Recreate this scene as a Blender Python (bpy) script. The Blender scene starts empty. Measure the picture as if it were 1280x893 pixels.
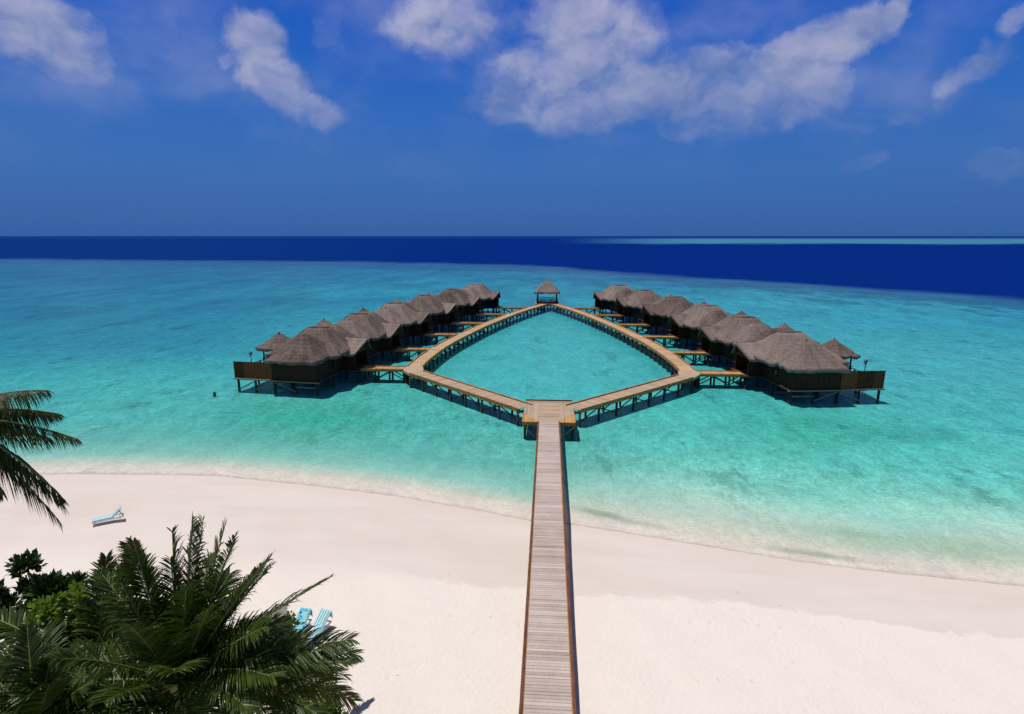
import bpy, math, random
import numpy as np
from mathutils import Vector, Matrix, noise as mnoise

random.seed(11)
R = math.radians
S = bpy.context.scene
COL = S.collection
AX = 0.15            # x of the jetty's centre line
ZD = 1.70            # deck height above the water

# ------------------------------------------------------------------ helpers
class MB:
    def __init__(s):
        s.v, s.f, s.t, s.uv, s.mi, s.sm = [], [], [], {}, [], []
    def face(s, idx, mi=0, uv=None, smooth=False):
        if uv is not None: s.uv[len(s.f)] = uv
        s.f.append(tuple(idx)); s.mi.append(mi); s.sm.append(smooth)
    def vert(s, p, tone=0.5):
        s.v.append((p[0], p[1], p[2])); s.t.append(tone); return len(s.v) - 1
    def hexa(s, p, tone=0.5, mi=0):          # 8 points: bottom 4 ccw, top 4 ccw
        b = len(s.v)
        for q in p: s.vert(q, tone)
        for f in ((3,2,1,0),(4,5,6,7),(0,1,5,4),(1,2,6,5),(2,3,7,6),(3,0,4,7)):
            s.face([b+i for i in f], mi)
    def box(s, x0, x1, y0, y1, z0, z1, tone=0.5, mi=0):
        s.hexa([(x0,y0,z0),(x1,y0,z0),(x1,y1,z0),(x0,y1,z0),(x0,y0,z1),(x1,y0,z1),(x1,y1,z1),(x0,y1,z1)], tone, mi)
    def bar(s, a, b, w, h, tone=0.5, mi=0):  # rectangular bar from a to b
        a, b = Vector(a), Vector(b); d = (b - a).normalized()
        sd = d.cross(Vector((0,0,1)))
        if sd.length < 1e-3: sd = Vector((1,0,0))
        sd.normalize(); up = sd.cross(d).normalized()
        sd *= w/2; up *= h/2
        s.hexa([a-sd-up, a+sd-up, b+sd-up, b-sd-up, a-sd+up, a+sd+up, b+sd+up, b-sd+up], tone, mi)
    def tube(s, pts, rad, n=8, tone=0.5, mi=0, cap=True):
        pts = [Vector(p) for p in pts]; rings = []
        for i, p in enumerate(pts):
            d = (pts[min(i+1, len(pts)-1)] - pts[max(i-1, 0)]).normalized()
            a = d.cross(Vector((0.03,1,0.02))); a.normalize(); c = d.cross(a)
            r = rad[i] if isinstance(rad, (list, tuple)) else rad
            rings.append([s.vert(p + (a*math.cos(2*math.pi*k/n) + c*math.sin(2*math.pi*k/n))*r, tone) for k in range(n)])
        for i in range(len(rings)-1):
            for k in range(n):
                s.face([rings[i][k], rings[i+1][k], rings[i+1][(k+1)%n], rings[i][(k+1)%n]], mi, smooth=True)
        if cap:
            s.face(rings[0], mi); s.face(rings[-1][::-1], mi)
    def build(s, name, mats, parent=None):
        me = bpy.data.meshes.new(name)
        me.from_pydata(s.v, [], s.f)
        if not isinstance(mats, (list, tuple)): mats = [mats]
        for m in mats: me.materials.append(m)
        me.polygons.foreach_set('material_index', s.mi)
        me.polygons.foreach_set('use_smooth', s.sm)
        at = me.attributes.new('tone', 'FLOAT', 'POINT'); at.data.foreach_set('value', s.t)
        if s.uv:
            ul = me.uv_layers.new(name='UVMap')
            for fi, uvs in s.uv.items():
                ls = me.polygons[fi].loop_start
                for k, q in enumerate(uvs): ul.data[ls+k].uv = q
        me.update()
        o = bpy.data.objects.new(name, me); COL.objects.link(o)
        if parent: o.parent = parent
        return o

def tag(o, label, cat, group=None):
    o['label'] = label; o['category'] = cat
    if group: o['group'] = group
    return o
def thing(name, label, cat, loc=(0,0,0), rz=0, group=None):
    o = bpy.data.objects.new(name, None); COL.objects.link(o)
    o.empty_display_size = 0.3
    o.location = loc; o.rotation_euler = (0,0,rz)
    return tag(o, label, cat, group)
def copy_tree(o, parent=None):
    c = o.copy(); COL.objects.link(c); c.parent = parent
    for ch in list(o.children): copy_tree(ch, c)
    return c

# ------------------------------------------------------------------ materials
def new_mat(name):
    m = bpy.data.materials.new(name); m.use_nodes = True
    nt = m.node_tree; nt.nodes.clear()
    return m, nt
def N(nt, t, **kw):
    n = nt.nodes.new(t)
    for k, v in kw.items():
        if k == 'ins':
            for a, b in v.items(): n.inputs[a].default_value = b
        else: setattr(n, k, v)
    return n
def L(nt, a, b): nt.links.new(a, b)
def mathn(nt, op, a, b=None, c=None, clamp=False):
    n = N(nt, 'ShaderNodeMath', operation=op, use_clamp=clamp)
    for i, x in enumerate((a, b, c)):
        if x is None: continue
        if isinstance(x, (int, float)): n.inputs[i].default_value = x
        else: L(nt, x, n.inputs[i])
    return n.outputs[0]
def mixc(nt, f, a, b, blend='MIX'):
    n = N(nt, 'ShaderNodeMix', data_type='RGBA', blend_type=blend)
    for i, x in ((0, f), (6, a), (7, b)):
        if isinstance(x, (int, float)): n.inputs[i].default_value = x
        elif isinstance(x, tuple): n.inputs[i].default_value = (x + (1,))[:4]
        else: L(nt, x, n.inputs[i])
    return n.outputs[2]
def rng(nt, v, a, b, c, d, smooth=False):
    n = N(nt, 'ShaderNodeMapRange', interpolation_type='SMOOTHSTEP' if smooth else 'LINEAR')
    L(nt, v, n.inputs[0])
    for i, x in enumerate((a, b, c, d)): n.inputs[i+1].default_value = x
    return n.outputs[0]
def noise(nt, vec, scale, detail=4, rough=0.55):
    n = N(nt, 'ShaderNodeTexNoise', ins={'Scale': scale, 'Detail': detail, 'Roughness': rough})
    if vec is not None: L(nt, vec, n.inputs['Vector'])
    return n.outputs['Fac']
def vscale(nt, vec, s):
    n = N(nt, 'ShaderNodeVectorMath', operation='MULTIPLY'); L(nt, vec, n.inputs[0]); n.inputs[1].default_value = s
    return n.outputs[0]
def finish(nt, col, rough=0.7, bump=None, bstr=0.3, bdist=0.02, spec=0.3):
    p = N(nt, 'ShaderNodeBsdfPrincipled'); o = N(nt, 'ShaderNodeOutputMaterial')
    if isinstance(col, tuple): p.inputs['Base Color'].default_value = (col + (1,))[:4]
    else: L(nt, col, p.inputs['Base Color'])
    if isinstance(rough, (int, float)): p.inputs['Roughness'].default_value = rough
    else: L(nt, rough, p.inputs['Roughness'])
    p.inputs['Specular IOR Level'].default_value = spec
    if bump is not None:
        b = N(nt, 'ShaderNodeBump', ins={'Strength': bstr, 'Distance': bdist}); L(nt, bump, b.inputs['Height'])
        L(nt, b.outputs[0], p.inputs['Normal'])
    L(nt, p.outputs[0], o.inputs[0])
    return p
def attr(nt, name):
    return N(nt, 'ShaderNodeAttribute', attribute_name=name)
def pos(nt): return N(nt, 'ShaderNodeNewGeometry').outputs['Position']
def objc(nt): return N(nt, 'ShaderNodeTexCoord').outputs['Object']
def orand(nt): return N(nt, 'ShaderNodeObjectInfo').outputs['Random']

def wood(name, c1, c2, rough=0.75, streak=(2, 30, 30), rnd=0.0, spec=0.25, tone=0.5):
    """weathered timber: per-board tone attribute, grain streaks, blotches"""
    m, nt = new_mat(name)
    P = pos(nt)
    g = noise(nt, vscale(nt, P, streak), 1.0, 4)
    b = noise(nt, P, 0.9, 3)
    f = mathn(nt, 'ADD', mathn(nt, 'MULTIPLY', attr(nt, 'tone').outputs['Fac'], tone),
              mathn(nt, 'ADD', mathn(nt, 'MULTIPLY', g, 0.55), mathn(nt, 'MULTIPLY', b, 0.6)))
    f = rng(nt, f, 0.48, 1.14, 0, 1)
    if rnd: f = mathn(nt, 'ADD', f, mathn(nt, 'MULTIPLY', mathn(nt, 'SUBTRACT', orand(nt), 0.5), rnd), clamp=True)
    finish(nt, mixc(nt, f, c1, c2), rough, g, 0.35, 0.01, spec)
    return m

M = {}
M['deck']   = wood('weathered_deck', (.34,.26,.215), (.545,.45,.405), streak=(30,2,30), tone=0.6)
M['deck_x'] = wood('tan_deck', (.27,.185,.125), (.48,.345,.235), streak=(8,8,30), tone=0.8)
M['deck_f'] = wood('far_tan_deck', (.33,.19,.10), (.56,.37,.22), streak=(8,8,30), tone=0.8)
M['orange'] = wood('oiled_orange_boards', (.34,.155,.05), (.56,.30,.11), streak=(3,12,12), tone=0.8)
M['kerb']   = wood('oiled_kerb', (.24,.095,.03), (.54,.26,.08), streak=(6,6,6))
M['kerb_d'] = wood('dark_kerb', (.06,.022,.012), (.19,.08,.045), streak=(6,6,6))
M['pile']   = wood('wet_pile', (.014,.010,.007), (.07,.05,.035), streak=(14,14,3))
M['beam']   = wood('dark_beam', (.03,.018,.010), (.10,.055,.03), streak=(6,6,6))
M['wall']   = wood('villa_boards', (.020,.007,.003), (.070,.024,.009), streak=(9,9,1.2), rnd=.25)
M['fence']  = wood('privacy_boards', (.032,.008,.002), (.19,.054,.014), streak=(9,9,1.2), rnd=1.0)
M['ledge']  = wood('grey_ledge', (.16,.12,.08), (.30,.24,.16), streak=(5,5,9))
M['rail']   = wood('dark_rail', (.012,.009,.007), (.04,.025,.018))
M['door']   = wood('door_wood', (.03,.012,.006), (.09,.04,.02), streak=(9,9,1))
M['redrail']= wood('red_brown_rail', (.07,.016,.010), (.20,.05,.03), streak=(9,9,2))
M['trunk']  = wood('palm_trunk', (.07,.055,.04), (.22,.18,.14), streak=(3,3,14))

def thatch():
    m, nt = new_mat('palm_thatch')
    uv = N(nt, 'ShaderNodeUVMap').outputs[0]
    s1 = noise(nt, vscale(nt, uv, (7, 0.8, 1)), 1.0, 5, .65)      # reeds running down the slope
    s2 = noise(nt, vscale(nt, uv, (1.1, 0.35, 1)), 1.0, 3)         # weathered bands
    s3 = noise(nt, pos(nt), 0.35, 3)
    w = N(nt, 'ShaderNodeTexWave', wave_type='BANDS', bands_direction='Y', wave_profile='SAW',
          ins={'Scale': 0.55, 'Distortion': 1.6, 'Detail': 3, 'Detail Scale': 2.5})
    L(nt, uv, w.inputs['Vector'])
    f = mathn(nt, 'ADD', mathn(nt, 'MULTIPLY', s1, .55), mathn(nt, 'ADD', mathn(nt, 'MULTIPLY', s2, .45), mathn(nt, 'MULTIPLY', s3, .35)))
    f = mathn(nt, 'ADD', f, mathn(nt, 'MULTIPLY', w.outputs['Fac'], .10))
    f = mathn(nt, 'ADD', f, mathn(nt, 'MULTIPLY', mathn(nt, 'SUBTRACT', orand(nt), .5), .22))
    f = rng(nt, f, .5, 1.0, 0, 1)
    c = mixc(nt, f, (.074,.052,.043), (.295,.230,.203))
    h = mathn(nt, 'ADD', s1, mathn(nt, 'MULTIPLY', w.outputs['Fac'], .6))
    finish(nt, c, .95, h, .8, .06, .1)
    return m
M['thatch'] = thatch()
def plain(name, c, rough=.6, spec=.4, var=.25, sc=6):
    m, nt = new_mat(name)
    n = noise(nt, objc(nt), sc, 4)
    f = rng(nt, n, .3, .7, 1-var, 1+var*.4)
    cc = N(nt, 'ShaderNodeVectorMath', operation='SCALE'); cc.inputs[0].default_value = c[:3]; L(nt, f, cc.inputs['Scale'])
    finish(nt, cc.outputs[0], rough, n, .15, .01, spec)
    return m
M['lamp_metal'] = plain('black_lamp_metal', (.015,.015,.017), .5)
M['lamp_glass'] = plain('frosted_glass', (.25,.26,.26), .3)
M['glass'] = plain('dark_window', (.012,.016,.02), .12, .5)
M['white_pl'] = plain('white_plastic', (.72,.72,.72), .45)
M['grey_mesh'] = plain('beige_grey_mesh', (.30,.27,.25), .8)
M['blue_bag'] = plain('blue_bag_cloth', (.03,.16,.55), .85)
M['navy'] = plain('navy_cloth', (.01,.025,.16), .85)
M['aqua'] = plain('aqua_cushion', (.40,.62,.68), .85)
M['skyb'] = plain('sky_blue_cushion', (.20,.50,.68), .85)

def towel_mat(name, kind):
    m, nt = new_mat(name)
    o = objc(nt)
    if kind == 'stripe':
        w = N(nt, 'ShaderNodeTexWave', wave_type='BANDS', bands_direction='X', ins={'Scale': 2.2, 'Distortion': .3, 'Detail': 1})
        L(nt, o, w.inputs['Vector'])
        f = rng(nt, w.outputs['Fac'], .4, .6, 0, 1)
        c = mixc(nt, f, (.62,.74,.72), (.13,.46,.55))
    else:
        n = noise(nt, o, 2.6, 2); f = rng(nt, n, .46, .52, 0, 1)
        n2 = noise(nt, vscale(nt, o, (1, 1, 1.7)), 3.7, 2); f2 = rng(nt, n2, .60, .63, 0, 1)
        c = mixc(nt, f, (.10,.50,.72), (.30,.66,.66)); c = mixc(nt, f2, c, (.02,.03,.10))
    finish(nt, c, .9, noise(nt, o, 40, 2), .3, .01, .1)
    return m
M['towel_p'] = towel_mat('patterned_towel', 'p'); M['towel_s'] = towel_mat('striped_towel', 'stripe')

def leaf_mat(name, c1, c2, tr=.25, rough=.4, spec=.45):
    m, nt = new_mat(name)
    t = attr(nt, 'tone').outputs['Fac']
    f = mathn(nt, 'ADD', mathn(nt, 'MULTIPLY', t, .75), mathn(nt, 'MULTIPLY', orand(nt), .25), clamp=True)
    c = mixc(nt, f, c1, c2)
    p = N(nt, 'ShaderNodeBsdfPrincipled', ins={'Roughness': rough, 'Specular IOR Level': spec})
    L(nt, c, p.inputs['Base Color'])
    d = N(nt, 'ShaderNodeBsdfTranslucent'); L(nt, mixc(nt, 1.0, c, (1.3, 1.5, .5), 'MULTIPLY'), d.inputs[0])
    mx = N(nt, 'ShaderNodeMixShader', ins={0: tr}); o = N(nt, 'ShaderNodeOutputMaterial')
    L(nt, p.outputs[0], mx.inputs[1]); L(nt, d.outputs[0], mx.inputs[2]); L(nt, mx.outputs[0], o.inputs[0])
    return m
M['frond']  = leaf_mat('palm_leaf', (.010,.025,.004), (.074,.110,.013), .22, .42, .3)
M['frond_d']= leaf_mat('dark_palm_leaf', (.010,.018,.003), (.048,.066,.010), .15, .5, .2)
M['frond_y']= leaf_mat('yellowing_palm_leaf', (.06,.065,.010), (.20,.17,.025), .2, .5)
M['frond_p']= leaf_mat('pale_palm_leaf', (.05,.065,.018), (.20,.22,.085), .22, .5, .3)
M['rachis'] = leaf_mat('palm_rachis', (.10,.13,.03), (.20,.20,.06), .0, .5)
M['leaf']   = leaf_mat('shrub_leaf', (.020,.060,.008), (.12,.24,.03), .25, .45)
M['leaf_l'] = leaf_mat('bright_shrub_leaf', (.05,.11,.010), (.26,.36,.045), .3, .45)
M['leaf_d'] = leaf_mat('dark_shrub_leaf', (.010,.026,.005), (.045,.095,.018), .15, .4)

# ------------------------------------------------------------------ camera
cam = bpy.data.cameras.new('camera'); co = bpy.data.objects.new('camera', cam); COL.objects.link(co)
cam.sensor_width = 36; cam.lens = 711/1280*36; cam.clip_end = 200000; cam.clip_start = 0.1
co.location = (0, 0, 17.7)
co.rotation_euler = (R(90) - math.atan(151.5/711), 0, R(3.70))
S.camera = co

# ------------------------------------------------------------------ sun, sky, clouds
sv = Vector((-0.25, 0.05, 1.0)).normalized()
sl = bpy.data.lights.new('sun', 'SUN'); so = bpy.data.objects.new('sun', sl); COL.objects.link(so)
sl.energy = 3.85; sl.angle = R(0.53); sl.color = (1, .965, .905)
so.rotation_euler = sv.to_track_quat('Z', 'Y').to_euler(); so.location = (-20, 5, 80)

W = bpy.data.worlds.new('World'); S.world = W; W.use_nodes = True
nt = W.node_tree; nt.nodes.clear()
sky = N(nt, 'ShaderNodeTexSky', sky_type='NISHITA', sun_disc=False)
sky.sun_elevation = math.asin(sv.z); sky.sun_rotation = math.atan2(sv.x, sv.y); sky.altitude = 10; sky.ozone_density = 3
skyc = N(nt, 'ShaderNodeVectorMath', operation='SCALE'); L(nt, sky.outputs[0], skyc.inputs[0]); skyc.inputs['Scale'].default_value = .07
gen = N(nt, 'ShaderNodeTexCoord').outputs['Generated']
sep = N(nt, 'ShaderNodeSeparateXYZ'); L(nt, gen, sep.inputs[0])
X, Y, Z = sep.outputs
hor = mathn(nt, 'SQRT', mathn(nt, 'ADD', mathn(nt, 'MULTIPLY', X, X), mathn(nt, 'MULTIPLY', Y, Y)))
el = mathn(nt, 'DIVIDE', Z, mathn(nt, 'MAXIMUM', hor, 1e-4))          # tan(elevation)
az = mathn(nt, 'ARCTAN2', X, Y)                                        # azimuth from +Y
ramp = N(nt, 'ShaderNodeValToRGB'); L(nt, rng(nt, el, 0, 1.0, 0, 1), ramp.inputs[0])
cr = ramp.color_ramp
stops = [(0, (.024,.112,.380)), (.035, (.027,.118,.400)), (.10, (.032,.140,.450)), (.19, (.022,.135,.500)), (.28, (.009,.112,.520)), (.36, (.006,.090,.50)), (.55, (.03,.07,.22)), (1, (.05,.075,.15))]
cr.elements[0].position = 0; cr.elements[0].color = stops[0][1] + (1,)
cr.elements[1].position = 1; cr.elements[1].color = stops[-1][1] + (1,)
for p_, c_ in stops[1:-1]:
    e = cr.elements.new(p_); e.color = c_ + (1,)
skymix = mixc(nt, .93, skyc.outputs[0], ramp.outputs[0])
# clouds, in the sky's own (azimuth, elevation) directions
cmb = N(nt, 'ShaderNodeCombineXYZ'); L(nt, az, cmb.inputs[0]); L(nt, el, cmb.inputs[1])
dirv = cmb.outputs[0]
wn = N(nt, 'ShaderNodeTexNoise', ins={'Scale': 9, 'Detail': 6, 'Roughness': .62}); L(nt, dirv, wn.inputs['Vector'])
wv = N(nt, 'ShaderNodeVectorMath', operation='SUBTRACT'); L(nt, wn.outputs['Color'], wv.inputs[0]); wv.inputs[1].default_value = (.5,.5,.5)
wv2 = N(nt, 'ShaderNodeVectorMath', operation='MULTIPLY'); L(nt, wv.outputs[0], wv2.inputs[0]); wv2.inputs[1].default_value = (.10,.085,0)
wd = N(nt, 'ShaderNodeVectorMath', operation='ADD'); L(nt, dirv, wd.inputs[0]); L(nt, wv2.outputs[0], wd.inputs[1])
# (azimuth, tan elevation, half width, half height, tilt in degrees, strength)
CL = [(-0.716,0.254,0.073,0.050,-20,1.00),(-0.671,0.219,0.039,0.026,-35,0.60),(-0.670,0.196,0.022,0.010,0,0.35),(-0.457,0.287,0.039,0.039,0,1.00),(-0.432,0.226,0.055,0.039,-40,0.95),(-0.376,0.199,0.045,0.021,-20,0.85),(-0.495,0.256,0.017,0.013,0,0.60),(-0.357,0.306,0.032,0.023,25,0.34),(-0.554,0.230,0.032,0.013,-15,0.35),(-0.166,0.332,0.113,0.049,0,0.75),(0.057,0.312,0.098,0.072,0,1.00),(0.000,0.260,0.103,0.054,0,0.80),(-0.065,0.212,0.059,0.034,0,0.90),(0.060,0.205,0.170,0.036,0,0.95),(0.150,0.232,0.130,0.050,0,0.95),(0.263,0.224,0.105,0.052,0,0.95),(0.350,0.204,0.085,0.056,0,0.95),(0.361,0.254,0.080,0.031,25,1.00),(0.430,0.276,0.050,0.027,35,1.00),(0.479,0.298,0.035,0.020,40,0.85),(0.452,0.161,0.070,0.020,0,0.50),(0.219,0.174,0.181,0.026,0,0.55),(0.576,0.214,0.046,0.020,30,0.90),(0.554,0.191,0.033,0.030,0,0.50),(0.585,0.241,0.013,0.012,0,0.50),(0.616,0.267,0.015,0.019,0,0.50),(0.469,0.096,0.030,0.016,20,0.50),(0.620,0.096,0.034,0.025,0,0.42),(0.072,0.085,0.019,0.010,0,0.30),
 (-1.4,.5,.3,.12,0,1),(1.35,.35,.3,.1,0,.9),(-1.2,.25,.2,.05,0,.7),(2.3,.4,.4,.15,0,1),(-2.4,.35,.5,.1,0,.9),(3.0,.6,.3,.15,0,1)]
acc = None
for (a0, e0, ra, re, tilt, st) in CL:
    d = N(nt, 'ShaderNodeVectorMath', operation='SUBTRACT'); L(nt, wd.outputs[0], d.inputs[0]); d.inputs[1].default_value = (a0, e0, 0)
    r_ = N(nt, 'ShaderNodeVectorRotate', rotation_type='Z_AXIS'); L(nt, d.outputs[0], r_.inputs['Vector']); r_.inputs['Angle'].default_value = -R(tilt)
    m_ = vscale(nt, r_.outputs[0], (1/ra, 1/re, 0))
    l_ = N(nt, 'ShaderNodeVectorMath', operation='LENGTH'); L(nt, m_, l_.inputs[0])
    v_ = mathn(nt, 'MULTIPLY', mathn(nt, 'SUBTRACT', 1.6, l_.outputs['Value'], clamp=True), st)
    acc = v_ if acc is None else mathn(nt, 'SMOOTH_MAX', acc, v_, .12)
n1 = noise(nt, vscale(nt, wd.outputs[0], (1, 1.25, 1)), 8, 9, .56)
n2 = noise(nt, vscale(nt, dirv, (1, 1.6, 1)), 4.5, 3, .5)
den = mathn(nt, 'ADD', acc, mathn(nt, 'ADD', mathn(nt, 'MULTIPLY', mathn(nt, 'SUBTRACT', n1, .5), 2.2), mathn(nt, 'MULTIPLY', mathn(nt, 'SUBTRACT', n2, .5), .5)))
haze = mathn(nt, 'MULTIPLY', rng(nt, mathn(nt, 'ADD', n2, mathn(nt, 'MULTIPLY', n1, .35)), .54, .92, 0, .24, True), rng(nt, el, .06, .22, 0, 1, True))
alpha = mathn(nt, 'MULTIPLY', rng(nt, den, .05, 1.10, 0, .84, True), rng(nt, acc, .0, .7, 0, 1, True))
alpha = mathn(nt, 'MULTIPLY', alpha, rng(nt, el, .13, .26, .50, 1, True))
alpha = mathn(nt, 'MAXIMUM', alpha, haze)
off = N(nt, 'ShaderNodeVectorMath', operation='ADD'); L(nt, wd.outputs[0], off.inputs[0]); off.inputs[1].default_value = (-.010, .024, 0)
n1b = noise(nt, vscale(nt, off.outputs[0], (1, 1.25, 1)), 8, 4, .5)
relief = mathn(nt, 'MULTIPLY', mathn(nt, 'SUBTRACT', n1, n1b), 2.3)      # sunlit upper sides of the billows
lit = mathn(nt, 'ADD', mathn(nt, 'ADD', relief, .22), mathn(nt, 'ADD', rng(nt, n2, .38, .62, 0, .35), rng(nt, el, .17, .34, -.1, .35)))
ccol = mixc(nt, mathn(nt, 'MULTIPLY', lit, 1.0, clamp=True), (.15,.22,.44), (.47,.47,.62))
allc = mixc(nt, alpha, skymix, ccol)
bg = N(nt, 'ShaderNodeBackground'); L(nt, allc, bg.inputs[0]); bg.inputs[1].default_value = 1.0
L(nt, bg.outputs[0], N(nt, 'ShaderNodeOutputWorld').inputs[0])
W.cycles.sampling_method = 'MANUAL'; W.cycles.sample_map_resolution = 512

# ------------------------------------------------------------------ shoreline, beach and sea
sx = np.array([-400,-160,-80,-41.5,-35.7,-25.1,-16.6,-10.2,-4.35,-1.1,1.9,5.7,10.1,14.1,18.0,21.8,24.75,45,90,200,400.])
sy = np.array([-260,-10,25.8,37.4,38.1,38.5,37.2,35.9,34.2,33.1,32.7,31.7,30.5,29.4,28.7,28.2,27.8,25,10,-60,-260.])
wx = np.array([-400,-80,-40,-16.3,-10.4,-7.3,-3.2,1.5,8.3,12,15.2,18.3,20.7,45,400.])
wy = np.array([-300,20,27.0,26.2,25.8,25.4,25.1,24.7,24.8,24.5,23.9,23.3,22.9,19,-300.])
rx = np.array([-3000,-413,-266,-146,-22,6,41,68,91,107,120,129,200,600,3000.])
ry = np.array([300,405,385,381,340,316,263,234,212,190,175,164,80,-400,-3000.])
def shore_d(x, y):
    return (y - np.interp(x, sx, sy)) * .95
def fbm(x, y, sc, oct=4):
    out = np.zeros(len(x))
    for i in range(len(x)):
        out[i] = mnoise.fractal(Vector((x[i]*sc, y[i]*sc, 3.1)), 1.0, 2.0, oct)
    return out
def grid_mesh(name, xs, ys, zfun, attrs, mat):
    """xs, ys: 2-D arrays of coordinates"""
    nr, nc = xs.shape
    x, y = xs.ravel(), ys.ravel(); z = zfun(x, y)
    me = bpy.data.meshes.new(name)
    i = np.arange(nr*nc).reshape(nr, nc)
    q = np.stack([i[:-1,:-1], i[:-1,1:], i[1:,1:], i[1:,:-1]], -1).reshape(-1, 4)
    me.vertices.add(nr*nc); me.vertices.foreach_set('co', np.stack([x, y, z], -1).ravel())
    me.loops.add(q.size); me.loops.foreach_set('vertex_index', q.ravel())
    me.polygons.add(len(q)); me.polygons.foreach_set('loop_start', np.arange(len(q))*4)
    me.polygons.foreach_set('use_smooth', np.ones(len(q), bool))
    me.update(calc_edges=True)
    for nm, (ty, val) in attrs(x, y).items():
        a = me.attributes.new(nm, ty, 'POINT')
        a.data.foreach_set('value' if ty == 'FLOAT' else 'color', val.ravel())
    me.materials.append(mat)
    o = bpy.data.objects.new(name, me); COL.objects.link(o); o['kind'] = 'structure'
    return o

def smooth(a, b, t):
    t = np.clip((t-a)/(b-a), 0, 1); return t*t*(3-2*t)
def beach_z(x, y):
    d = shore_d(x, y)
    land = 1.38*(1-np.exp(np.minimum(d, 0)/11.0))*1.05 + .0*d
    sea = -np.where(d < 40, .05*d, 2.0 + .004*(d-40))
    past = np.clip((y - np.interp(x, rx, ry))/60, 0, 1)
    sea = sea - 24*past
    und = .03*np.sin(x*.7+1.3*np.sin(y*.5))*np.sin(y*.9+x*.21) + .02*np.sin(x*1.9+y*1.1)
    return np.where(d < 0, land + und*np.clip(-d/6, 0, 1), sea)
def sand_mat():
    m, nt = new_mat('coral_sand')
    P = pos(nt)
    w = attr(nt, 'wet').outputs['Fac']
    ed = noise(nt, P, .55, 5, .6); ed2 = noise(nt, P, 3.0, 3)
    wv = mathn(nt, 'ADD', w, mathn(nt, 'ADD', mathn(nt, 'MULTIPLY', mathn(nt, 'SUBTRACT', ed, .5), 2.2), mathn(nt, 'MULTIPLY', mathn(nt, 'SUBTRACT', ed2, .5), .5)))
    wet = N(nt, 'ShaderNodeMapRange', interpolation_type='SMOOTHSTEP'); L(nt, wv, wet.inputs[0])
    L(nt, mathn(nt, 'MULTIPLY', attr(nt, 'soft').outputs['Fac'], -1), wet.inputs[1]); L(nt, attr(nt, 'soft').outputs['Fac'], wet.inputs[2])
    fine = noise(nt, P, 22, 4, .7); mid = noise(nt, P, 1.3, 5, .6)
    dry = mixc(nt, rng(nt, mid, .3, .7, 0, 1), (.725,.645,.575), (.75,.668,.60))
    dry = mixc(nt, rng(nt, fine, .3, .7, .0, .16), dry, (.58,.50,.45))
    big = noise(nt, vscale(nt, P, (.12, .5, 1)), 1.0, 4)
    wc = mixc(nt, rng(nt, big, .35, .65, 0, 1), (.625,.540,.478), (.67,.588,.53))
    wc = mixc(nt, rng(nt, fine, .35, .75, 0, .12), wc, (.5,.4,.35))
    wc = mixc(nt, attr(nt, 'swash').outputs['Fac'], wc, (.63,.535,.46))
    c = mixc(nt, wet.outputs[0], dry, wc)
    # scattered scraps of weed and coral
    vo = N(nt, 'ShaderNodeTexVoronoi', feature='F1', ins={'Scale': .55}); L(nt, P, vo.inputs['Vector'])
    speck = mathn(nt, 'MULTIPLY', mathn(nt, 'LESS_THAN', vo.outputs['Distance'], .028), mathn(nt, 'GREATER_THAN', noise(nt, P, .31, 1), .50))
    c = mixc(nt, mathn(nt, 'MULTIPLY', speck, .5), c, (.25,.19,.14))
    # footprints: soft dents, only in the dry sand
    vf = N(nt, 'ShaderNodeTexVoronoi', feature='F1', ins={'Scale': 1.9}); L(nt, P, vf.inputs['Vector'])
    dent = rng(nt, vf.outputs['Distance'], .0, .33, -1, 0, True)
    dent = mathn(nt, 'MULTIPLY', dent, rng(nt, noise(nt, vscale(nt, P, (.16, .45, 1)), 1.0, 3), .48, .62, .08, 1.2, True))
    dryf = mathn(nt, 'SUBTRACT', 1, wet.outputs[0])
    h = mathn(nt, 'ADD', mathn(nt, 'MULTIPLY', mathn(nt, 'ADD', mathn(nt, 'MULTIPLY', dent, .8), mathn(nt, 'MULTIPLY', noise(nt, P, 5, 4), 1.2)), mathn(nt, 'ADD', mathn(nt, 'MULTIPLY', dryf, .9), .1)),
              mathn(nt, 'MULTIPLY', fine, .25))
    finish(nt, c, .95, h, .7, .06, .12)
    return m
def sand_attrs(x, y):
    d = shore_d(x, y)
    w = y - np.interp(x, wx, wy)
    soft = .18 + 2.6*smooth(-4, -16, x)
    sw = smooth(-1.6, -.2, d)*smooth(14, 1, np.abs(d))*.55
    return {'wet': ('FLOAT', w), 'soft': ('FLOAT', soft), 'swash': ('FLOAT', sw)}
xs = np.concatenate([[-40000,-9000,-2500,-800,-300,-150,-90,-70], np.arange(-56, 36, .35), [45,60,90,150,300,800,2500,9000,40000]])
ys = np.concatenate([[-400,-150,-60,-25,-5,5], np.arange(10, 46, .3), [50,58,70,90,120,160,220,300,400,600,1200,3000,10000,40000]])
XX, YY = np.meshgrid(xs, ys)
grid_mesh('beach', XX, YY, beach_z, sand_attrs, sand_mat())

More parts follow.
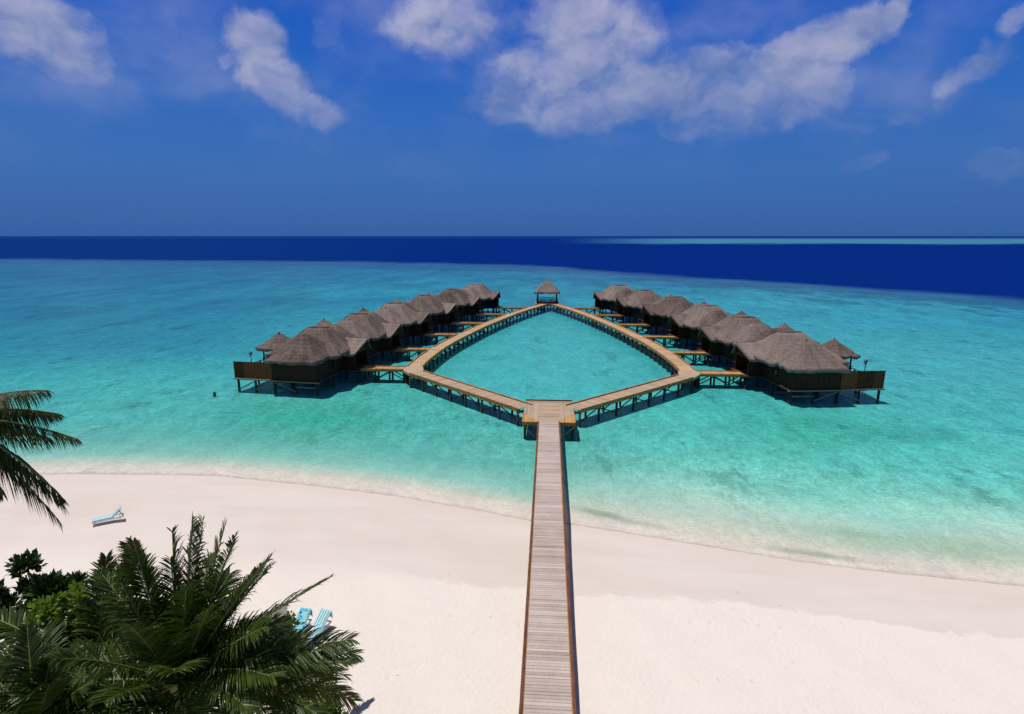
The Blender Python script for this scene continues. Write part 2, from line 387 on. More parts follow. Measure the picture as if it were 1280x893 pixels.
# ---- water: colour from the lagoon's depth and bottom, with ripple glints painted in
def lerp_table(d, tab):
    ds = [t[0] for t in tab]
    return np.stack([np.interp(d, ds, [t[1][k] for t in tab]) for k in range(3)], -1)
def water_attrs(x, y):
    d = shore_d(x, y)
    n1 = fbm(x, y, .035); n2 = fbm(x, y, .011, 3); n3 = fbm(x+500, y, .12, 3); n4 = fbm(x*.35+90, y, .02, 4)
    dd = d + n3*1.6*smooth(0, 10, d) + n1*5*smooth(10, 40, d)
    tab = [(0,(.63,.545,.48)),(1.2,(.58,.54,.455)),(2.6,(.47,.51,.42)),(4.5,(.35,.50,.42)),(7,(.205,.455,.385)),(10,(.118,.39,.335)),(15,(.074,.37,.33)),(25,(.056,.365,.34)),(40,(.044,.345,.34)),
           (60,(.037,.325,.355)),(100,(.030,.30,.35)),(160,(.025,.25,.315)),(230,(.022,.195,.28)),(330,(.020,.15,.24))]
    lq = smooth(5, -3, x); dd = dd*(1-lq) + lq*(np.interp(d, [0,1.3,2.4,4.0,7.5,14,20,90000], [0,.7,3.2,6.8,10.5,15.5,20,90000]) + (dd-d)*.8)
    c = lerp_table(dd, tab)
    sd_ = smooth(2, 14, x)*smooth(40, 14, d)*smooth(3.5, 8, d); c = c*(1 + sd_[:,None]*np.array([.42,.24,.20]))
    # left flat is deeper and bluer
    az = np.arctan2(x, y)
    left = smooth(-.25, -.62, az)*smooth(25, 60, d)
    c = c*(1-.62*left[:,None]) + np.array([.018,.165,.235])*(.62*left[:,None])
    # right of the villas: bright shallow sand flat
    br = np.exp(-((x-75)/40)**2 - ((y-150)/45)**2)
    c = c*(1-.5*br[:,None]) + np.array([.050,.37,.41])*(.5*br[:,None])
    rg = smooth(.30, .55, az)*smooth(20, 40, d)*smooth(110, 60, d)
    c = c*(1-.5*rg[:,None]) + np.array([.078,.385,.385])*(.5*rg[:,None])
    # bright sandy pool inside the ring of walkways
    ax_ = np.abs(x - AX); hw = np.interp(y, [52,66,80,92,107,118,127,136], [0,16,15,13,10,7,4,0])
    pool = smooth(0, 4, hw-ax_)*(y > 52)*(y < 137)
    c = c*(1-.6*pool[:,None]) + np.array([.062,.40,.41])*(.6*pool[:,None])
    # greener weed under and in front of the villas
    gr = np.exp(-((np.abs(x)-24)/11)**2 - ((y-52)/7)**2)
    c = c*(1-.6*gr[:,None]) + np.array([.030,.31,.225])*(.6*gr[:,None])
    # weed and rubble patches near the shore
    def patch(px, py, rx_, ry_, ang, col, k):
        ca, sa = math.cos(R(ang)), math.sin(R(ang))
        u = ((x-px)*ca + (y-py)*sa)/rx_; v = (-(x-px)*sa + (y-py)*ca)/ry_
        g = np.exp(-(u*u+v*v)**1.5*(1+.8*n3))*k*np.clip(.8+n3, 0.2, 1.2)
        return g[:,None], np.array(col)
    for a in ((3.6,34.4,2.0,.45,-22,(.20,.30,.22),.75),(6.0,33.2,2.0,.3,-15,(.25,.34,.25),.5),(15.0,30.4,3.2,.38,-12,(.23,.30,.21),.7),
              (21,31.9,6,1.5,-8,(.30,.44,.31),.5),(29,30.9,7,1.7,-6,(.27,.40,.25),.6),(-5,37.5,5,.7,-15,(.24,.42,.33),.5),(-4,42.5,3,.7,-10,(.035,.30,.28),.5),
              (-20,52,10,2,0,(.025,.33,.27),.4),(33,52,5,2.5,0,(.02,.20,.19),.5),(44,53,3,1.0,0,(.02,.17,.2),.5),(18,33,5,.5,-10,(.2,.4,.3),.35)):
        g, cc = patch(*a); c = c*(1-g) + cc*g
    # dark coral patches towards the reef edge
    rd = np.interp(x, rx, ry) - y                      # metres inside the edge
    cor = smooth(.05, .45, n4 + .35*n1)*smooth(60, 130, d)*.32
    cor2 = smooth(-.05, .3, n4 - .05)*smooth(130, 10, rd)*.85
    cor = np.maximum(cor, cor2)*(rd > 0)
    c = c*(1-cor[:,None]) + np.array([.014,.105,.20])*cor[:,None]
    rim = smooth(50, 4, rd)*(.75+.4*n1)*smooth(40, 120, d)
    c = c*(1-np.clip(rim,0,1)[:,None]) + np.array([.030,.090,.165])*np.clip(rim,0,1)[:,None]
    # beyond the edge: deep blue
    wob = n1*9
    dp = smooth(-9, 24, -rd + wob)[:,None]
    far = smooth(700, 9000, y)[:,None]
    deep = np.array([.0015,.020,.165])*(1-far) + np.array([.004,.034,.165])*far
    lf = (smooth(-.05, -.7, az)*.5)[:,None]
    deep = deep*(1-lf) + np.array([.005,.038,.165])*lf
    c = c*(1-dp) + deep*dp
    # far sandbank to the right
    r = np.hypot(x, y); yy = y
    sb = smooth(1250, 1500, y + 120*n2)*smooth(5200, 2600, y)*smooth(.0, .26, az)*.95
    c = c*(1-sb[:,None]) + np.array([.050,.19,.32])*sb[:,None]
    alpha = .99*smooth(-.15, .35, d)
    coral = np.maximum(smooth(150, 30, rd)*smooth(35, 75, x)*smooth(70, 110, y), .40*smooth(60, 160, d))
    coral = np.maximum(coral, .8*smooth(70, 20, rd)*smooth(100, 200, d))*(1-dp[:,0])
    reef = smooth(30, 150, d)*(1-dp[:,0]*.75)
    return {'tint': ('FLOAT_COLOR', np.concatenate([c, alpha[:,None]], 1)), 'alpha': ('FLOAT', alpha), 'reef': ('FLOAT', reef), 'shore': ('FLOAT', d), 'coral': ('FLOAT', coral), 'calm': ('FLOAT', (.40+.60*smooth(3, 14, d))*(1-.45*dp[:,0])*(1-.3*pool)), 'deep': ('FLOAT', dp[:,0])}
def water_mat():
    m, nt = new_mat('sea_water')
    P = pos(nt)
    tint = attr(nt, 'tint').outputs['Color']; al = attr(nt, 'alpha').outputs['Fac']; reef = attr(nt, 'reef').outputs['Fac']; deep = attr(nt, 'deep').outputs['Fac']
    rip = noise(nt, P, 4.2, 3, .75)
    md1 = noise(nt, vscale(nt, P, (1, .8, 1)), 1.5, 4, .7)
    mid = noise(nt, vscale(nt, P, (1, .5, 1)), .45, 5, .75)
    big = noise(nt, vscale(nt, P, (1, .42, 1)), .085, 6, .74)
    f0 = rng(nt, rip, .30, .70, .72, 1.28)  # light and dark of ripple facets put into the colour, besides bottom mottling
    f1 = rng(nt, md1, .32, .68, .74, 1.26)
    f2 = rng(nt, mid, .34, .66, .76, 1.24)
    f3 = N(nt, 'ShaderNodeMix', data_type='FLOAT'); L(nt, reef, f3.inputs[0]); f3.inputs[2].default_value = 1.0; L(nt, rng(nt, big, .34, .60, .60, 1.22), f3.inputs[3])
    k = mathn(nt, 'MULTIPLY', mathn(nt, 'MULTIPLY', mathn(nt, 'MULTIPLY', f0, f1), f2), f3.outputs[0])
    # darker weed flecks on the bottom; pale flecks are sand and painted glints
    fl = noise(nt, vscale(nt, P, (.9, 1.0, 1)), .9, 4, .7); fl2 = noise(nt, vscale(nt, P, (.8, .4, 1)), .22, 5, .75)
    k = mathn(nt, 'MULTIPLY', k, rng(nt, fl, .30, .38, .66, 1.0, True))
    k = mathn(nt, 'MULTIPLY', k, rng(nt, fl2, .34, .43, .56, 1.0, True))
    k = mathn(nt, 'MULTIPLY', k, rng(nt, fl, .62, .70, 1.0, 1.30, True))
    sp = noise(nt, P, 8.5, 2, .6); k = mathn(nt, 'MULTIPLY', k, rng(nt, sp, .60, .70, 1.0, 1.45, True))  # fine sun sparkle on the ripples, painted as brighter colour
    calm = attr(nt, 'calm').outputs['Fac']
    calm = mathn(nt, 'MULTIPLY', calm, .78)
    k = mathn(nt, 'ADD', 1.0, mathn(nt, 'MULTIPLY', calm, mathn(nt, 'SUBTRACT', k, 1.0)))
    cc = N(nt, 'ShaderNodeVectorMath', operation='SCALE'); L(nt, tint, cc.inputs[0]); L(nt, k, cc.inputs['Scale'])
    # coral heads and weed beds as scattered dark patches
    co1 = noise(nt, vscale(nt, P, (.9, .36, 1)), .13, 6, .74); co2 = noise(nt, P, .028, 4, .6)
    cm = rng(nt, mathn(nt, 'ADD', co1, mathn(nt, 'MULTIPLY', mathn(nt, 'SUBTRACT', co2, .5), .7)), .50, .60, 0, 1, True)
    cm = mathn(nt, 'MULTIPLY', mathn(nt, 'MULTIPLY', cm, attr(nt, 'coral').outputs['Fac']), .72)
    ccor = mixc(nt, cm, cc.outputs[0], (.012,.105,.165))
    # thin lapping edge
    dn = mathn(nt, 'ADD', attr(nt, 'shore').outputs['Fac'], mathn(nt, 'MULTIPLY', mathn(nt, 'SUBTRACT', noise(nt, P, .32, 4, .6), .5), 2.6))
    def line(off, w): return mathn(nt, 'SUBTRACT', 1.0, rng(nt, mathn(nt, 'ABSOLUTE', mathn(nt, 'SUBTRACT', dn, off)), .0, w, 0, 1, True))
    foam = mathn(nt, 'MAXIMUM', mathn(nt, 'MULTIPLY', line(.7, .16), rng(nt, noise(nt, P, .9, 3), .42, .62, .0, .40)), mathn(nt, 'MULTIPLY', line(2.1, .22), rng(nt, noise(nt, P, .6, 3), .5, .65, .0, .22)))
    foam = mathn(nt, 'MULTIPLY', foam, rng(nt, noise(nt, P, 9, 3), .35, .6, .35, 1))
    cfin = mixc(nt, foam, ccor, (.72,.72,.70)); al = mathn(nt, 'MAXIMUM', al, foam)
    # waves
    w1 = noise(nt, vscale(nt, P, (.6, 1, 1)), 1.3, 3, .6); w2 = noise(nt, vscale(nt, P, (.5, 1, 1)), 5.5, 3, .6)
    h = mathn(nt, 'ADD', w1, mathn(nt, 'MULTIPLY', w2, .22))
    b = N(nt, 'ShaderNodeBump', ins={'Strength': .55, 'Distance': .22}); L(nt, h, b.inputs['Height'])
    p = N(nt, 'ShaderNodeBsdfPrincipled', ins={'Roughness': .12, 'IOR': 1.33, 'Specular IOR Level': .22})
    L(nt, rng(nt, deep, 0, 1, .05, .0), p.inputs['Specular IOR Level'])
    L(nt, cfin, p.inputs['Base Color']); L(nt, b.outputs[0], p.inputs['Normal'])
    tr = N(nt, 'ShaderNodeBsdfTransparent')
    mx = N(nt, 'ShaderNodeMixShader'); L(nt, mathn(nt, 'MULTIPLY', al, rng(nt, rip, .3, .7, .94, 1.05), clamp=True), mx.inputs[0])
    L(nt, tr.outputs[0], mx.inputs[1]); L(nt, p.outputs[0], mx.inputs[2])
    L(nt, mx.outputs[0], N(nt, 'ShaderNodeOutputMaterial').inputs[0])
    return m
dip = np.concatenate([np.linspace(math.tan(R(42)), math.tan(R(12)), 190), np.linspace(math.tan(R(12)), math.tan(R(.12)), 150)[1:], [.0012,.0007,.00045]])
rad = 17.7/dip
ang = np.radians(np.concatenate([np.linspace(-120, -52, 18), np.arange(-51, 46, .36), np.linspace(46, 120, 18)]))
AA, RR = np.meshgrid(ang, rad)
grid_mesh('water', RR*np.sin(AA), RR*np.cos(AA), lambda x, y: np.zeros(len(x)), water_attrs, water_mat())

# ------------------------------------------------------------------ walkways
def resample(path, step):
    P = [Vector((p[0], p[1], 0)) for p in path]; out = []; tot = 0; seg = []
    for a, b in zip(P, P[1:]): seg.append((tot, a, b, (b-a).length)); tot += (b-a).length
    n = max(1, round(tot/step))
    for i in range(n+1):
        s = tot*i/n
        for t0, a, b, l in seg:
            if s <= t0 + l + 1e-6: out.append(a.lerp(b, (s-t0)/l)); break
    return out
def curve(path, k=8):                 # Catmull-Rom through the points
    P = [Vector((p[0], p[1], 0)) for p in path]; P = [2*P[0]-P[1]] + P + [2*P[-1]-P[-2]]; out = []
    for i in range(1, len(P)-2):
        for j in range(k):
            t = j/k; a, b, c, d = P[i-1], P[i], P[i+1], P[i+2]
            out.append(.5*((2*b) + (c-a)*t + (2*a-5*b+4*c-d)*t*t + (3*b-a-3*c+d)*t**3))
    out.append(P[-2]); return out
def frames(pts):
    fr = []
    for i, p in enumerate(pts):
        d = (pts[min(i+1, len(pts)-1)] - pts[max(i-1, 0)]).normalized()
        fr.append((p, Vector((d.y, -d.x, 0))))       # right-hand side
    return fr
pile_cache = {}
def pile(parent, x, y, top, bot=-2.6, r=.12):
    key = (round(top,2), round(bot,2), r)
    if key not in pile_cache:
        mb = MB(); mb.tube([(0,0,bot), (.01,0,(top+bot)/2), (0,0,top)], [r*1.05, r, r*.97], 9)
        o = mb.build('pile', M['pile'], parent); pile_cache[key] = o
    else:
        o = pile_cache[key].copy(); COL.objects.link(o); o.parent = parent
    o.location = (x, y, 0); o.rotation_euler = (random.uniform(-.012,.012), random.uniform(-.012,.012), random.uniform(0,6))
    return o
def walkway(root, path, w, z, deck, kerb, plank=.16, pile_step=2.7, skipR=(), skipL=(), kerb_h=.10, kerb_w=.11, edge=None, braces=True, pile_from=0, bot=-2.6, end_piles=True):
    """planked deck on piles along a path; kerb rails on low blocks"""
    pts = resample(path, plank); fr = frames(pts); mb = MB()
    for i in range(len(fr)-1):
        (a, na), (b, nb) = fr[i], fr[i+1]
        g = .006; d = (b-a).normalized()*g; jw = random.uniform(-.015,.015); tz = random.uniform(-.004,.004)
        q = [a+d-na*(w/2+jw), b-d-nb*(w/2+jw), b-d+nb*(w/2-jw), a+d+na*(w/2-jw)]
        tone = min(1, max(0, random.gauss(.5,.24)))
        mb.hexa([(p.x,p.y,z-.045) for p in q][::-1] + [(p.x,p.y,z+tz) for p in q][::-1], tone)
    mb.build('deck', deck, root)
    kp = resample(path, .6); kf = frames(kp)
    for sgn, skip in ((1, skipR), (-1, skipL)):
        km = MB()
        for i in range(len(kf)-1):
            (a, na), (b, nb) = kf[i], kf[i+1]
            pa = a + na*sgn*(w/2-kerb_w/2); pb = b + nb*sgn*(w/2-kerb_w/2)
            if any((pa-Vector((s[0],s[1],0))).length < s[2] for s in skip):
                if km.v: km.build('kerb_rail', kerb, root); km = MB()
                continue
            zz = z+.035; km.bar((pa.x,pa.y,zz+kerb_h/2), (pb.x,pb.y,zz+kerb_h/2), kerb_w, kerb_h, random.gauss(.5,.15))
            if i % 4 == 0: km.bar((pa.x,pa.y,z+.005), (pa.x+(pb-pa).x*.3,pa.y+(pb-pa).y*.3,z+.005), kerb_w*.9, .06)
        if km.v: km.build('kerb_rail', kerb, root)
        fm = MB()
        for i in range(len(kf)-1):
            (a, na), (b, nb) = kf[i], kf[i+1]
            pa = a + na*sgn*(w/2-.04); pb = b + nb*sgn*(w/2-.04)
            fm.bar((pa.x,pa.y,z-.15), (pb.x,pb.y,z-.15), .07, .20, random.gauss(.5,.15))
        fm.build('side_beam', M['kerb'] if edge is None else edge, root)
    pf = frames(resample(path, pile_step))
    for i, (p, n) in enumerate(pf):
        if i < pile_from or (not end_piles and i in (0, len(pf)-1)): continue
        for sgn in (-1, 1):
            q = p + n*sgn*(w/2-.18); pile(root, q.x, q.y, z-.06, bot)
        if braces:
            cb = MB(); a = p-n*(w/2-.05); b = p+n*(w/2-.05)
            cb.bar((a.x,a.y,z-.34), (b.x,b.y,z-.34), .12, .16)
            cb.build('cross_beam', M['beam'], root)
            if i+1 < len(pf):
                p2, n2 = pf[i+1]; s2 = 1 if i % 2 else -1
                for sg in (-1, 1):
                    a = p + n*sg*(w/2-.32); b = p2 + n2*sg*(w/2-.32)
                    za, zb = (z-.35, .35) if s2 > 0 else (.35, z-.35)
                    bm = MB(); bm.bar((a.x,a.y,za), (b.x,b.y,zb), .05, .12); bm.build('brace', M['beam'], root)

# main jetty
jet = thing('jetty', 'long straight weathered plank jetty running over the sand to the platform', 'jetty', (AX, 10, 1.2))
def rel(path, o): return [(p[0]-o[0], p[1]-o[1]) for p in path]
walkway(jet, [(0, -6), (0, 37.75)], 1.96, ZD-1.2, M['deck'], M['kerb_d'], plank=.155, pile_step=2.9, braces=False, edge=M['beam'], bot=-3.2, kerb_h=.07, kerb_w=.10)
for sgn in (-1, 1):
    em = MB(); yv = -6
    while yv < 37.6:
        ln = 3.2
        em.box(sgn*.865-.03, sgn*.865+.03, yv, min(yv+ln-.02, 37.7), ZD-1.2+.006, ZD-1.2+.028, random.uniform(.1,.8)); yv += ln
    em.build('edge_board', M['kerb'], jet)

# junction platform
plat = thing('platform', 'wide planked platform where the jetty splits into two walkways', 'platform', (AX, 47.75, 0))
mb = MB()
zt = ZD+.012
for i in range(38):
    y0 = i*.16; mb.box(-1.0, 1.0, y0+.006, y0+.154, zt-.05, zt+random.uniform(-.003,.003), random.gauss(.5,.24))
for sgn in (-1, 1):                    # boards along the arms' side, running the other way
    for j in range(8):
        xa = 1.0 + j*.163; x0, x1 = sorted((sgn*(xa+.006), sgn*(xa+.157)))
        mb.box(x0, x1, .40 + j*.26, 6.08, zt-.05, zt+random.uniform(-.003,.003), random.gauss(.5,.2))
mb.build('deck', M['deck_x'], plat)
for sgn in (-1, 1):
    om = MB()
    for j in range(8):
        xa = 1.0 + j*.163; x0, x1 = sorted((sgn*(xa+.006), sgn*(xa+.157)))
        om.box(x0, x1, 0, .394 + j*.26, zt-.05, zt+.004+random.uniform(-.003,.003), random.gauss(.6,.2))
    om.build('orange_corner_deck', M['orange'], plat)
    em = MB(); x0, x1 = sorted((sgn*1.012, sgn*2.33)); em.box(x0, x1, -.06, -.004, zt-.32, zt-.02); em.build('side_beam', M['kerb'], plat)
    em = MB(); x0, x1 = sorted((sgn*2.31, sgn*2.365)); em.box(x0, x1, 0, 2.9, zt-.3, zt+.02); em.build('side_beam', M['kerb'], plat)
om = MB()
for j in range(3): om.box(-2.2, 2.2, 6.09+j*.12, 6.20+j*.12, zt-.05, zt+.012, random.gauss(.4,.2))
om.build('orange_edge_boards', M['orange'], plat)
em = MB(); em.box(-2.3, 2.3, 6.46, 6.56, zt+.02, zt+.13); em.build('kerb_rail', M['kerb_d'], plat)
for px in (-2.12, -.9, .9, 2.12):
    for py in (.25, 3.0, 5.9): pile(plat, px, py, zt-.06)
for sgn in (-1, 1):
    bm = MB(); bm.bar((sgn*1.2,.15,.25), (sgn*2.3,.15,1.35), .05, .13); bm.build('brace', M['ledge'], plat)
    bm = MB(); bm.bar((sgn*2.25,.3,1.38), (sgn*2.25,5.9,1.38), .12, .16); bm.build('cross_beam', M['beam'], plat)

# branch ends at the villa doors, relative to the axis (out, along)
BR = [(22.55, 67.4), (21.5, 79.6), (20.0, 92.3), (17.7, 105.0), (14.7, 117.6), (11.6, 129.2)]
FAR = [(16.75, 67.0), (16.65, 73.0), (16.1, 80.0), (15.2, 86.5), (14.1, 92.2), (12.7, 99.0), (11.1, 105.6), (9.45, 111.8), (7.7, 118.0), (5.6, 124.5), (3.3, 130.8), (1.05, 136.4)]
def arm_x(y): return float(np.interp(y, [p[1] for p in FAR], [p[0] for p in FAR]))
SIDE = {-1: 'left', 1: 'right'}
ORD = ['nearest', 'second', 'third', 'fourth', 'fifth', 'farthest']
for sg in (-1, 1):
    nm = SIDE[sg]
    a0 = Vector((sg*2.32, 52.1)); a1 = Vector((sg*16.75, 66.25)); dr = (a1-a0).normalized()
    e1 = a1 - dr*1.25
    near = thing('walkway', f'straight tan plank walkway slanting from the jetty platform to the {nm} corner', 'walkway', (AX, 0, 0), group='tan plank walkways round the lagoon pool')
    walkway(near, [a0+dr*.0, e1], 2.06, ZD, M['deck_x'], M['kerb'], plank=.16, pile_step=2.6, kerb_h=.10)
    far = thing('walkway', f'long curved tan plank walkway from the {nm} corner to the hut at the far end', 'walkway', (AX, 0, 0), group='tan plank walkways round the lagoon pool')
    path = curve([(sg*p[0], p[1]) for p in FAR])
    path = [p for p in path if p.y > 67.9]
    outer = [(sg*(arm_x(y)+1.0), y, 1.0) for (x, y) in BR]
    walkway(far, path, 2.0, ZD+.006, M['deck_f'], M['kerb'], plank=.16, pile_step=2.15, skipR=outer if sg > 0 else (), skipL=outer if sg < 0 else (), kerb_h=.10)
    # corner landing: one planked polygon joining both arms and the first footbridge
    n = Vector((dr.y, -dr.x))
    if n.x*sg < 0: n = -n
    A_out, A_in = e1 + n*1.03, e1 - n*1.03
    B0 = path[0]; B_out, B_in = Vector((B0.x+sg*1.0, B0.y)), Vector((B0.x-sg*1.0, B0.y))
    poly = [A_in, A_out, Vector((sg*17.75, 66.45)), B_out, B_in]
    lm = MB(); zl = ZD+.010
    if sg < 0: poly = poly[::-1]
    bidx = [lm.vert((p.x, p.y, zl-.3)) for p in poly]; tidx = [lm.vert((p.x, p.y, zl)) for p in poly]
    lm.face(tidx); lm.face(bidx[::-1])
    for k in range(5): lm.face([bidx[k], bidx[(k+1)%5], tidx[(k+1)%5], tidx[k]])
    lm.build('corner_landing', M['deck_x'], far)
    for q in ((A_out - dr*.2), Vector((sg*17.5, 66.6)), Vector((sg*15.95, 66.9)), Vector((sg*17.5, 67.7))): pile(far, q.x, q.y, ZD-.35)
    # footbridges to the doors
    for i, (bx, by) in enumerate(BR):
        fb = thing('footbridge', f'short orange board footbridge to the {ORD[i]} villa of the {nm} row', 'footbridge', (AX, 0, 0), group='orange footbridges to the villas')
        xa = arm_x(by) + 1.02; yw = by
        wd_ = 1.7 if i == 0 else 1.5
        walkway(fb, [(sg*xa, by-.0), (sg*(bx+.5), by)], wd_, ZD-.004, M['orange'], M['kerb'], plank=.17, pile_step=1.9, kerb_h=.07, kerb_w=.08, bot=-2.2)

# hut at the far end
gz = thing('gazebo', 'small square thatched hut at the meeting point of the curved walkways', 'gazebo', (AX-.55, 139.5, 0))
def rrect(hu, hv, r, n=6):
    pts = []
    for cx, cy, a0 in ((1,1,0),(-1,1,90),(-1,-1,180),(1,-1,270)):
        for k in range(n+1):
            a = R(a0+90*k/n); pts.append((cx*(hu-r)+r*math.cos(a), cy*(hv-r)+r*math.sin(a)))
    return pts
def hip_roof(name, parent, cu, cv, hu, hv, ru, rv, z0, z1, r=.7, levels=9, flare=.18, thick=.28, seed=0, mat=None, ro=0.0):
    """thatched hip roof lofted from a rounded eave up to a short ridge"""
    rs = random.Random(seed); mb = MB(); rings = []
    ns = 7
    for l in range(levels+1):
        t = l/levels
        a, b = hu + (ru-hu)*t, hv + (rv-hv)*t
        rr = min(r*(1-t)+.06, a*.98, b*.98)
        base = rrect(a, b, max(rr, .02), 3)
        # straight sides get extra points so that the thatch can be uneven
        pts = []
        for k in range(len(base)):
            p, q = base[k], base[(k+1) % len(base)]
            m = ns if k % 4 == 3 else 1
            for j in range(m): pts.append((p[0]+(q[0]-p[0])*j/m, p[1]+(q[1]-p[1])*j/m))
        zz = z0 + (z1-z0)*((1-flare)*t + flare*t*t)
        am = .06*(1-t)+.025
        rings.append([mb.vert((cu+ro*t+p[0]+rs.gauss(0,am), cv+p[1]+rs.gauss(0,am), zz+rs.gauss(0, am)), .5) for p in pts])
    n = len(rings[0]); per = 2*(hu+hv)*2; sl_ = math.hypot(min(hu,hv), z1-z0)
    for l in range(levels):
        for k in range(n):
            u0, u1 = per*k/n, per*(k+1)/n; v0, v1 = sl_*l/levels, sl_*(l+1)/levels
            mb.face([rings[l][k], rings[l][(k+1)%n], rings[l+1][(k+1)%n], rings[l+1][k]], 0, [(u0,v0),(u1,v0),(u1,v1),(u0,v1)], smooth=True)
    mb.face(rings[-1], 0)
    low = []
    for k in range(n):
        x, y, z = mb.v[rings[0][k]]
        low.append(mb.vert((cu+(x-cu)*.965, cv+(y-cv)*.965, z-thick+rs.gauss(0,.03)), .5))
    for k in range(n):
        mb.face([low[k], low[(k+1)%n], rings[0][(k+1)%n], rings[0][k]], 0, [(per*k/n,-.3),(per*(k+1)/n,-.3),(per*(k+1)/n,0),(per*k/n,0)])
    ce = mb.vert((cu, cv, z0+(z1-z0)*.35), .5)
    for k in range(n): mb.face([low[(k+1)%n], low[k], ce], 1)
    return mb.build(name, [mat or M['thatch'], M['beam']], parent)
def cap(parent, u, v, z, ru=.25, rv=.25):
    mb = MB(); mb.tube([(u,v,z-.25),(u,v,z),(u,v,z+.16),(u,v,z+.30)], [ru+.12, ru, ru*.75, .05], 9)
    return mb.build('ridge_cap', M['thatch'], parent)
def box_part(name, parent, args, mat, tone=.5):
    mb = MB(); mb.box(*args, tone); return mb.build(name, mat, parent)
def post(name, parent, x, y, z0, z1, r, mat):
    mb = MB(); mb.tube([(x,y,z0),(x,y,z1)], r, 8); return mb.build(name, mat, parent)
def railing(parent, a, b, z, h=.95, cross=True, mat=None, name='railing'):
    mb = MB(); a = Vector(a+(0,)); b = Vector(b+(0,)); n = max(1, round((b-a).length/.95)); ps = [a.lerp(b, i/n) for i in range(n+1)]
    for p in ps: mb.bar((p.x,p.y,z), (p.x,p.y,z+h+.08), .09, .09)
    mb.bar((a.x,a.y,z+h), (b.x,b.y,z+h), .10, .07); mb.bar((a.x,a.y,z+.15), (b.x,b.y,z+.15), .06, .06)
    for p, q in zip(ps, ps[1:]):
        if cross:
            mb.bar((p.x,p.y,z+.18), (q.x,q.y,z+h-.05), .045, .06); mb.bar((p.x,p.y,z+h-.05), (q.x,q.y,z+.18), .04, .055)
        else:
            for k in range(1, 6):
                m_ = p.lerp(q, k/6); mb.bar((m_.x,m_.y,z+.15), (m_.x,m_.y,z+h), .05, .03)
    return mb.build(name, mat or M['rail'], parent)
mb = MB()
for i in range(34):
    y0 = -2.7+i*.16; mb.box(-2.75, 2.75, y0+.005, y0+.155, ZD-.05, ZD+.016, random.gauss(.5,.2))
mb.build('deck', M['deck_f'], gz)
for s in (-1, 1):
    box_part('side_beam', gz, (-2.8, 2.8, s*2.76-.04, s*2.76+.04, ZD-.3, ZD-.01), M['kerb'])
    box_part('side_beam', gz, (s*2.80-.04, s*2.80+.04, -2.7, 2.7, ZD-.3, ZD-.01), M['kerb'])
hip_roof('roof', gz, 0, 0, 3.05, 3.05, .35, .35, 4.35, 7.0, r=.5, flare=.05, seed=3)
cap(gz, 0, 0, 7.0, .32, .32)
for x in (-2.3, 2.3):
    for y in (-2.3, 2.3):
        post('post', gz, x, y, ZD, 4.7, .14, M['rail'])
for a, b in (((-2.5,-2.5),(-.75,-2.5)),((.75,-2.5),(2.5,-2.5)),((-2.5,2.5),(2.5,2.5)),((-2.5,-2.5),(-2.5,2.5)),((2.5,-2.5),(2.5,2.5))):
    railing(gz, a, b, ZD+.016, 1.0, False, M['redrail'])
for s in (-1, 1):
    box_part('bench', gz, (s*2.35-.28, s*2.35+.28, -1.8, 1.8, ZD+.40, ZD+.47), M['redrail'])
    box_part('bench_panel', gz, (s*2.12-.02, s*2.12+.02, -1.75, 1.75, ZD+.02, ZD+.395), M['redrail'])
box_part('bench', gz, (-1.7, 1.7, 2.0, 2.42, ZD+.40, ZD+.47), M['redrail'])
for x in (-2.4, -.8, .8, 2.4):
    for y in (-2.4, 0, 2.4): pile(gz, x, y, ZD-.06)
for s in (-1, 1):
    bm = MB(); bm.bar((s*.9,-2.55,.3), (s*2.3,-2.55,1.35), .05, .12); bm.build('brace', M['beam'], gz)

